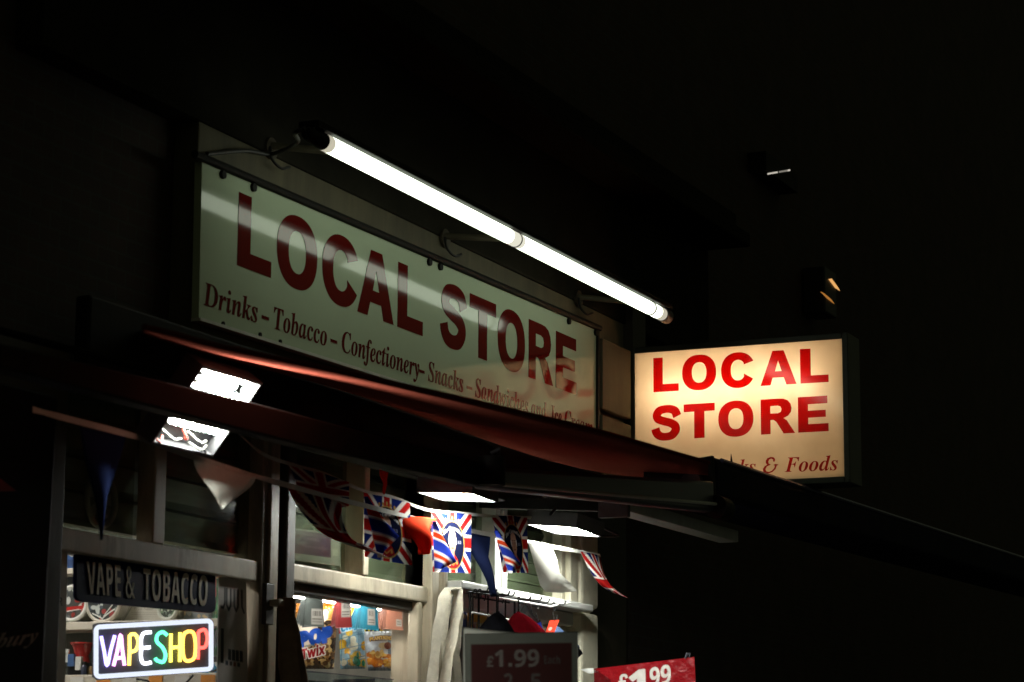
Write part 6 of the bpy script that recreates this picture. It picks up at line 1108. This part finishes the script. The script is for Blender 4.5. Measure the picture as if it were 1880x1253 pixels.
# ------------------------------------------------------------------ straps on the posts
def strap(pts, w, mt, parent, t=.004, tw=0): 
    p = bez([P(a, b, y=y) for a, b, y in pts], 8); n_ = len(p)
    k0 = pts[0][0]
    w *= 1.2; ws = [Vector((.55 + .3 * math.sin(k0 + i * .13), -.75 + .2 * math.sin(i * .35 + k0), .08 * math.sin(i * .9))).normalized() * w * (1 + .12 * math.sin(i * .7)) for i in range(n_)]
    return MB().ribbon(p, ws, t).build('strap', mt, parent, smooth=True)
SB = thing('strap_bundle', tuple(P(828, 1080, y=-.1)), 'cream canvas straps looped over a hook on the window post', 'straps')
MB().tube([P(830, 1084, y=-.07), P(830, 1082, y=-.15)], .008, 8).build('hook', M['black'], SB)
for pts, w in (([(836, 1079, -.18), (819, 1086, -.22), (809, 1125, -.22), (800, 1190, -.21), (789, 1290, -.20)], .034), ([(834, 1080, -.13), (824, 1100, -.13), (818, 1150, -.12), (816, 1200, -.12), (820, 1290, -.12)], .022),
               ([(838, 1079, -.17), (841, 1098, -.20), (834, 1150, -.20), (824, 1205, -.20), (811, 1290, -.19)], .036), ([(840, 1083, -.11), (845, 1115, -.12), (843, 1165, -.11), (837, 1215, -.11), (832, 1290, -.11)], .020),
               ([(829, 1160, -.12), (834, 1195, -.13), (841, 1240, -.14), (849, 1290, -.14)], .030), ([(806, 1150, -.12), (800, 1200, -.11), (798, 1290, -.11)], .022)):
    strap(pts, w, M['canvas'], SB)
OB = thing('strap_bundle', tuple(P(527, 1100, y=-.11)), 'brown hanging straps on the dark door post', 'straps')
for pts, w in (([(526, 1098, -.12), (526, 1150, -.13), (532, 1200, -.14), (538, 1275, -.14)], .05), ([(530, 1098, -.115), (533, 1140, -.14), (545, 1200, -.15), (556, 1275, -.15)], .04), ([(522, 1100, -.11), (522, 1180, -.12), (528, 1275, -.12)], .04)):
    strap(pts, w, M['oldcanvas'], OB)
hp = P(497, 1108, y=-.06)
HS = thing('door_hasp', tuple(hp), 'pale metal hasp on the post between the two windows', 'hasp')
MB().box((hp.x - .035, -.115, hp.z - .012), (hp.x + .04, -.06, hp.z + .012)).build('plate', M['cream'], HS, bevel=.004)
MB().disc((hp.x + .025, -.116, hp.z), (0, -1, 0), .008, .01, 12).build('pin', M['darkwood'], HS)
MB().box((hp.x - .06, -.075, hp.z - .08), (hp.x + .0, -.056, hp.z + .07)).build('backplate', M['darkwood'], HS, bevel=.004)

# ------------------------------------------------------------------ posters, rack and goods under the right window
cv = Canvas(40, 90, '#1f4f9a'); cv.ell(.5, .2, .38, .16, '#163a80').ell(.5, .2, .1, .05, '#9fb8d8').text('Lolly', .1, .95, .55, .12, '#c9b070', 'i', .04, 0, .02).rect(0, .0, 1, .05, '#3aa0b0').rect(0, .75, 1, .95, '#2f6ab4')
poster('ice_cream_poster', 'blue poster behind the wire rack beside the straps', 'poster', ((842, 1168), (856, 1171), (856, 1108), (843, 1105)), .085, cv)
cv = Canvas(120, 70, '#c9a018'); cv.rect(0, 0, 1, .55, '#b9b49c')
for k in range(9): cv.rect(.05 + .11 * k, 0, .08 + .11 * k, .55 - .03 * (k % 3), '#c0a41a').ell(.12 + .11 * k, .3, .02, .2, '#8a2a1a' if k % 3 == 0 else '#e0dcc8')
cv.rect(.3, .72, .9, .9, '#d8b63a').rect(.34, .6, .6, .7, '#8a4a1a')
poster('price_poster', 'yellow and white poster on the panel behind the wire rack', 'poster', ((858, 1178), (958, 1190), (958, 1126), (858, 1110)), .085, cv)
RK = thing('wire_rack', tuple(P(866, 1090, y=-.14)), 'black wire rack hanging below the white window sill', 'rack')
YR = -.16
m = MB(); m.tube([P(861, 1087, y=YR), P(1000, 1106, y=YR)], .0045, 6); m.tube([P(861, 1095, y=YR + .05), P(935, 1107, y=YR + .05)], .004, 6); m.tube([P(861, 1087, y=YR), P(861, 1096, y=YR + .05)], .004, 6)
m.build('top_rail', M['black'], RK)
for px in (863, 868, 879, 896, 912, 928, 945):
    py = 1087 + (px - 861) * .137
    MB().tube([P(px, py, y=YR), P(px - .5, 1275, y=YR)], .0055 if px % 2 else .004, 6).build('upright', M['black'], RK)
MB().tube([P(867, 1125, y=YR - .005), P(947, 1141, y=YR - .005)], .005, 8).build('cross_bar', M['white_metal'], RK)
MB().tube([P(915, 1098, y=YR - .01), P(1010, 1114, y=YR - .04), P(1046, 1107, y=YR - .02)], .005, 8).build('arm', M['white_metal'], RK)
for px, py in ((868, 1084), (876, 1084), (884, 1087), (908, 1090), (917, 1092), (948, 1098), (968, 1100), (982, 1104), (1012, 1108)):
    a = P(px, py + 2, y=YR); m = MB().tube(bez([a + Vector((0, .03, 0)), a + Vector((0, -.03, 0)), a + Vector((.005, -.06, -.002)), a + Vector((.005, -.07, .014))], 5), .0035, 6)
    m.tube(bez([a, a + Vector((.012, -.01, .008)), a + Vector((.014, -.012, -.02)), a + Vector((.004, -.012, -.032))], 5), .003, 6); m.build('prong', M['black'], RK, smooth=True)
def cap(label, apex, l, r_, base_y, col, y, peak=0):
    """a cloth cap hung by its strap: rounded crown, stitched panels, hem and brim below"""
    T = thing('cap', tuple(P(*apex, y=y)), label, 'cap', 'caps hung on the wire rack')
    a = P(*apex, y=y); bl, br = P(l, base_y, y=y), P(r_, base_y, y=y); c = bl.lerp(br, .5); rad = (br.x - bl.x) / 2
    mt = mat('cap_cloth_' + label.split()[0], col, .95, var=.25, scale=40, bump=.5, spec=0); m = MB(); n_, k = 12, 24
    hgt = a.z - c.z
    for j in range(n_ + 1):
        v = j / n_
        for i in range(k):
            an = 2 * math.pi * i / k; rr = rad * (v ** .72) * (1 + .03 * math.cos(an * 6))
            m.v.append(Vector((a.x + (c.x - a.x) * v + rr * math.cos(an), y + rr * .45 * math.sin(an), a.z - hgt * v ** 1.15)))
    for j in range(n_):
        for i in range(k): q = j * k + i; w_ = j * k + (i + 1) % k; m.f.append((q, w_, w_ + k, q + k))
    m.build('crown', mt, T, smooth=True)
    m = MB(); m.prism([c + Vector((rad * 1.02 * math.cos(an), -rad * .46 * abs(math.sin(an)) * 1.6, -.004)) for an in [math.pi * i / 12 for i in range(13)]], (0, -.01, -.035)); m.build('brim', mt, T, bevel=.004)
    MB().disc(a + Vector((0, 0, -.004)), (0, 0, 1), .008, .006, 10).build('button', mt, T)
    MB().tube([a, a + Vector((0, .0, .05))], .004, 6).build('hanging_loop', M['black'], T)
cap('black cap hanging left on the rack', (914, 1124), 882, 938, 1170, (.004, .004, .005), -.25)
cap('red cap hanging beside the black cap', (952, 1124), 934, 1000, 1172, (.14, .004, .008), -.28)
cap('denim blue cap hanging at the right end of the rack', (1022, 1150), 1004, 1043, 1182, (.035, .055, .10), -.20)
def hung(name, label, cat, pts, y, col, window=None):
    pl_ = facing(sum(p[0] for p in pts) / 4, sum(p[1] for p in pts) / 4, y); T = thing(name, tuple(pl_(*pts[2])), label, cat)
    q = quad(*[pl_(*p) for p in pts]); cv = Canvas(30, 44, col)
    if window: window(cv)
    sheet('card', cv, q, M['print'], T, back=shifted(q, pl_.n * -.008))
    tp = q(.5, 1); MB().tube([tp, tp + Vector((0, .01, .035))], .003, 6).build('hook', M['black'], T)
hung('hanging_packet', 'black hanging packet with a grey window above the red cap', 'packet', ((952, 1126), (976, 1146), (988, 1140), (965, 1108)), -.24, '#0b0b0c', lambda c: c.rect(.3, .35, .8, .7, '#3c3a34').ell(.55, .5, .1, .07, '#15140f'))
hung('hanging_packet', 'blue hanging packet between the red cap and the orange tag', 'packet', ((990, 1166), (1000, 1166), (992, 1138), (983, 1142)), -.24, '#2347c8', lambda c: c.ell(.4, .6, .3, .12, '#0a0f2a').rect(0, .85, 1, 1, '#0b0c10').rect(.1, .2, .6, .3, '#9fb4f0'))
hung('hanging_tag', 'bright orange red tag hanging at the end of the rack', 'tag', ((1000, 1166), (1016, 1166), (1027, 1138), (1009, 1139)), -.24, '#e0452a', lambda c: c.ell(.4, .4, .2, .12, '#f0c8b8').text('TAG', .25, .6, .36, .07, '#b02a1c'))
bpb = P(1066, 1192, y=-.2)
tag(MB().prism([P(a, b, y=-.5) for a, b in ((1058, 1180), (1071, 1200), (1060, 1211), (1052, 1200))], (0, .02, 0)).build('dark_pouch', mat('navy_pouch', (.02, .03, .08), .6), bevel=.003), 'dark blue pouch corner sticking out behind the price card', 'pouch')

# ------------------------------------------------------------------ price cards by the pavement
def price(label, corners, y, cv, border, pole=True, second=None, turn=0.0):
    cx_ = sum(c[0] for c in corners) / 4; cy_ = sum(c[1] for c in corners) / 4
    pl_ = facing(cx_, cy_, y, turn=turn); q = quad(*[pl_(*c) for c in corners]); T = thing('price_card', tuple(pl_(cx_, corners[0][1])), label, 'price card', 'red price cards in front of the shop')
    if second:
        q2 = quad(*[pl_(*c) for c in second]); c2 = Canvas(40, 30, '#8f9088'); c2.rect(.06, 0, 1, .93, '#7a1a1a')
        sheet('rear_card', c2, shifted(q2, pl_.n * -.025), M['print'], T, back=shifted(q2, pl_.n * -.028))
    sheet('card', cv, q, M['film'] if not border else M['print'], T, back=shifted(q, pl_.n * -.004), colour_back='#6a6a66')
    c0 = q(.5, 0); MB().tube([Vector((c0.x, c0.y + .02, .0)), c0 + Vector((0, .02, .05))], .012, 10).build('pole', M['darkgrey'], T, smooth=True)
    MB().disc((c0.x, c0.y + .02, .002), (0, 0, 1), .16, .02, 24).build('foot', M['darkgrey'], T, bevel=.004)
    return T, pl_, q
cv = Canvas(120, 90, '#484a44'); cv.rect(.055, 0, .945, .87, '#260505').text('£', .19, .255, .60, .13, '#443e3b').text('1.99', .265, .655, .60, .20, '#4c4643', 's', 0, 0, .004).text('Each', .70, .84, .63, .09, '#332d2b').text('2', .34, .42, .33, .19, '#383230').text('5', .58, .67, .33, .19, '#383230')
price('dark red price card in a pale border reading £1.99 Each', ((855, 1318), (1062, 1318), (1061, 1160), (853, 1164)), -1.55, cv, True, second=((848, 1318), (1040, 1318), (1030, 1170), (848, 1150)))
cv = Canvas(130, 90, '#8c1018'); cv.text('£', .24, .335, .60, .24, '#d6d0c8', 's', .0, 0, .006).text('1', .355, .50, .44, .44, '#d6d0c8', 's', 0, 0, .03).text('.99', .505, .76, .585, .32, '#d6d0c8', 's', .04, 0, .006).rect(.93, 0, .99, .96, '#8a0c14').poly([(0, .55), (0, 1), (.16, .78), (.2, .6)], '#5c0c10')
T, pl_, q = price('bright red price card with white £1.99 near the pilaster', ((1093, 1330), (1280, 1318), (1275, 1206), (1090, 1228)), -.42, cv, False, turn=R(-14))
MB().prism([pl_(1072, 1229), pl_(1090, 1227), pl_(1103, 1232), pl_(1088, 1237)], (0, .02, .0)).build('clip', M['white_metal'], T)
MB().tube([pl_(1258, 1210), pl_(1262, 1200), pl_(1267, 1199), pl_(1266, 1208)], [.004, .008, .006, .003], 8).build('clip', M['grey'], T, smooth=True)

# ------------------------------------------------------------------ dark cabinet at the left edge
cab_r = P(92, 1000, y=-.45).x
CB = thing('drinks_cabinet', (cab_r - .6, -.3, 0), 'tall black cabinet with faint script lettering at the left edge', 'cabinet')
MB().prism([(cab_r - 1.4, -.45, 0), (cab_r - .02, -.45, 0), (cab_r - .0, -.45, 2.2), (cab_r + .015, -.45, 2.72), (cab_r - 1.4, -.45, 2.72)], (0, .38, 0)).build('body', M['blackgloss'], CB, bevel=.01)
gl, _ = contours('bury', 'i') if all(('i' + c) in GL for c in 'bury') else contours('bury', 's'); b = fit_box(gl)
p0, p1 = P(-12, 1192, y=-.45), P(64, 1180, y=-.45)
letters('script_lettering', gl, lambda u, v, w: (p0.x + (p1.x - p0.x) * (u - b[0]) / (b[1] - b[0]) + .02 * v, -.4515 - w, p0.z + (p1.z - p0.z) * (u - b[0]) / (b[1] - b[0]) + v * .045), mat('faint_lettering', (.22, .22, .21), .6), CB)
MB().prism([P(-10, 872, y=-.452), P(28, 902, y=-.452), P(-10, 903, y=-.452)], (0, -.004, 0)).build('red_corner', mat('dark_red_patch', (.25, .01, .012), .5), CB)

# ------------------------------------------------------------------ far details on the dark wall
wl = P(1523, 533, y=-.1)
LN = thing('amber_glints', tuple(wl), 'dark wall lantern with two amber glowing slits above the light box sign', 'lantern')  # no real lantern: added dark box and slivers stand in for reflected amber glints
MB().box((wl.x - .10, -.10, wl.z - .16), (wl.x + .16, .05, wl.z + .14)).build('casing', mat('glint_casing', (.008, .007, .006), .5), LN, bevel=.01)
amb = emit('amber_glint', (1, .50, .16), .85); amb2 = emit('amber_glint_dim', (.9, .36, .07), .45)  # reflected amber glints put in as glowing slivers, not a lamp
def sliver(pts, mm): MB().prism([P(a, b, y=-.103) for a, b in pts], (0, -.004, 0)).build('glint_sliver', mm, LN)
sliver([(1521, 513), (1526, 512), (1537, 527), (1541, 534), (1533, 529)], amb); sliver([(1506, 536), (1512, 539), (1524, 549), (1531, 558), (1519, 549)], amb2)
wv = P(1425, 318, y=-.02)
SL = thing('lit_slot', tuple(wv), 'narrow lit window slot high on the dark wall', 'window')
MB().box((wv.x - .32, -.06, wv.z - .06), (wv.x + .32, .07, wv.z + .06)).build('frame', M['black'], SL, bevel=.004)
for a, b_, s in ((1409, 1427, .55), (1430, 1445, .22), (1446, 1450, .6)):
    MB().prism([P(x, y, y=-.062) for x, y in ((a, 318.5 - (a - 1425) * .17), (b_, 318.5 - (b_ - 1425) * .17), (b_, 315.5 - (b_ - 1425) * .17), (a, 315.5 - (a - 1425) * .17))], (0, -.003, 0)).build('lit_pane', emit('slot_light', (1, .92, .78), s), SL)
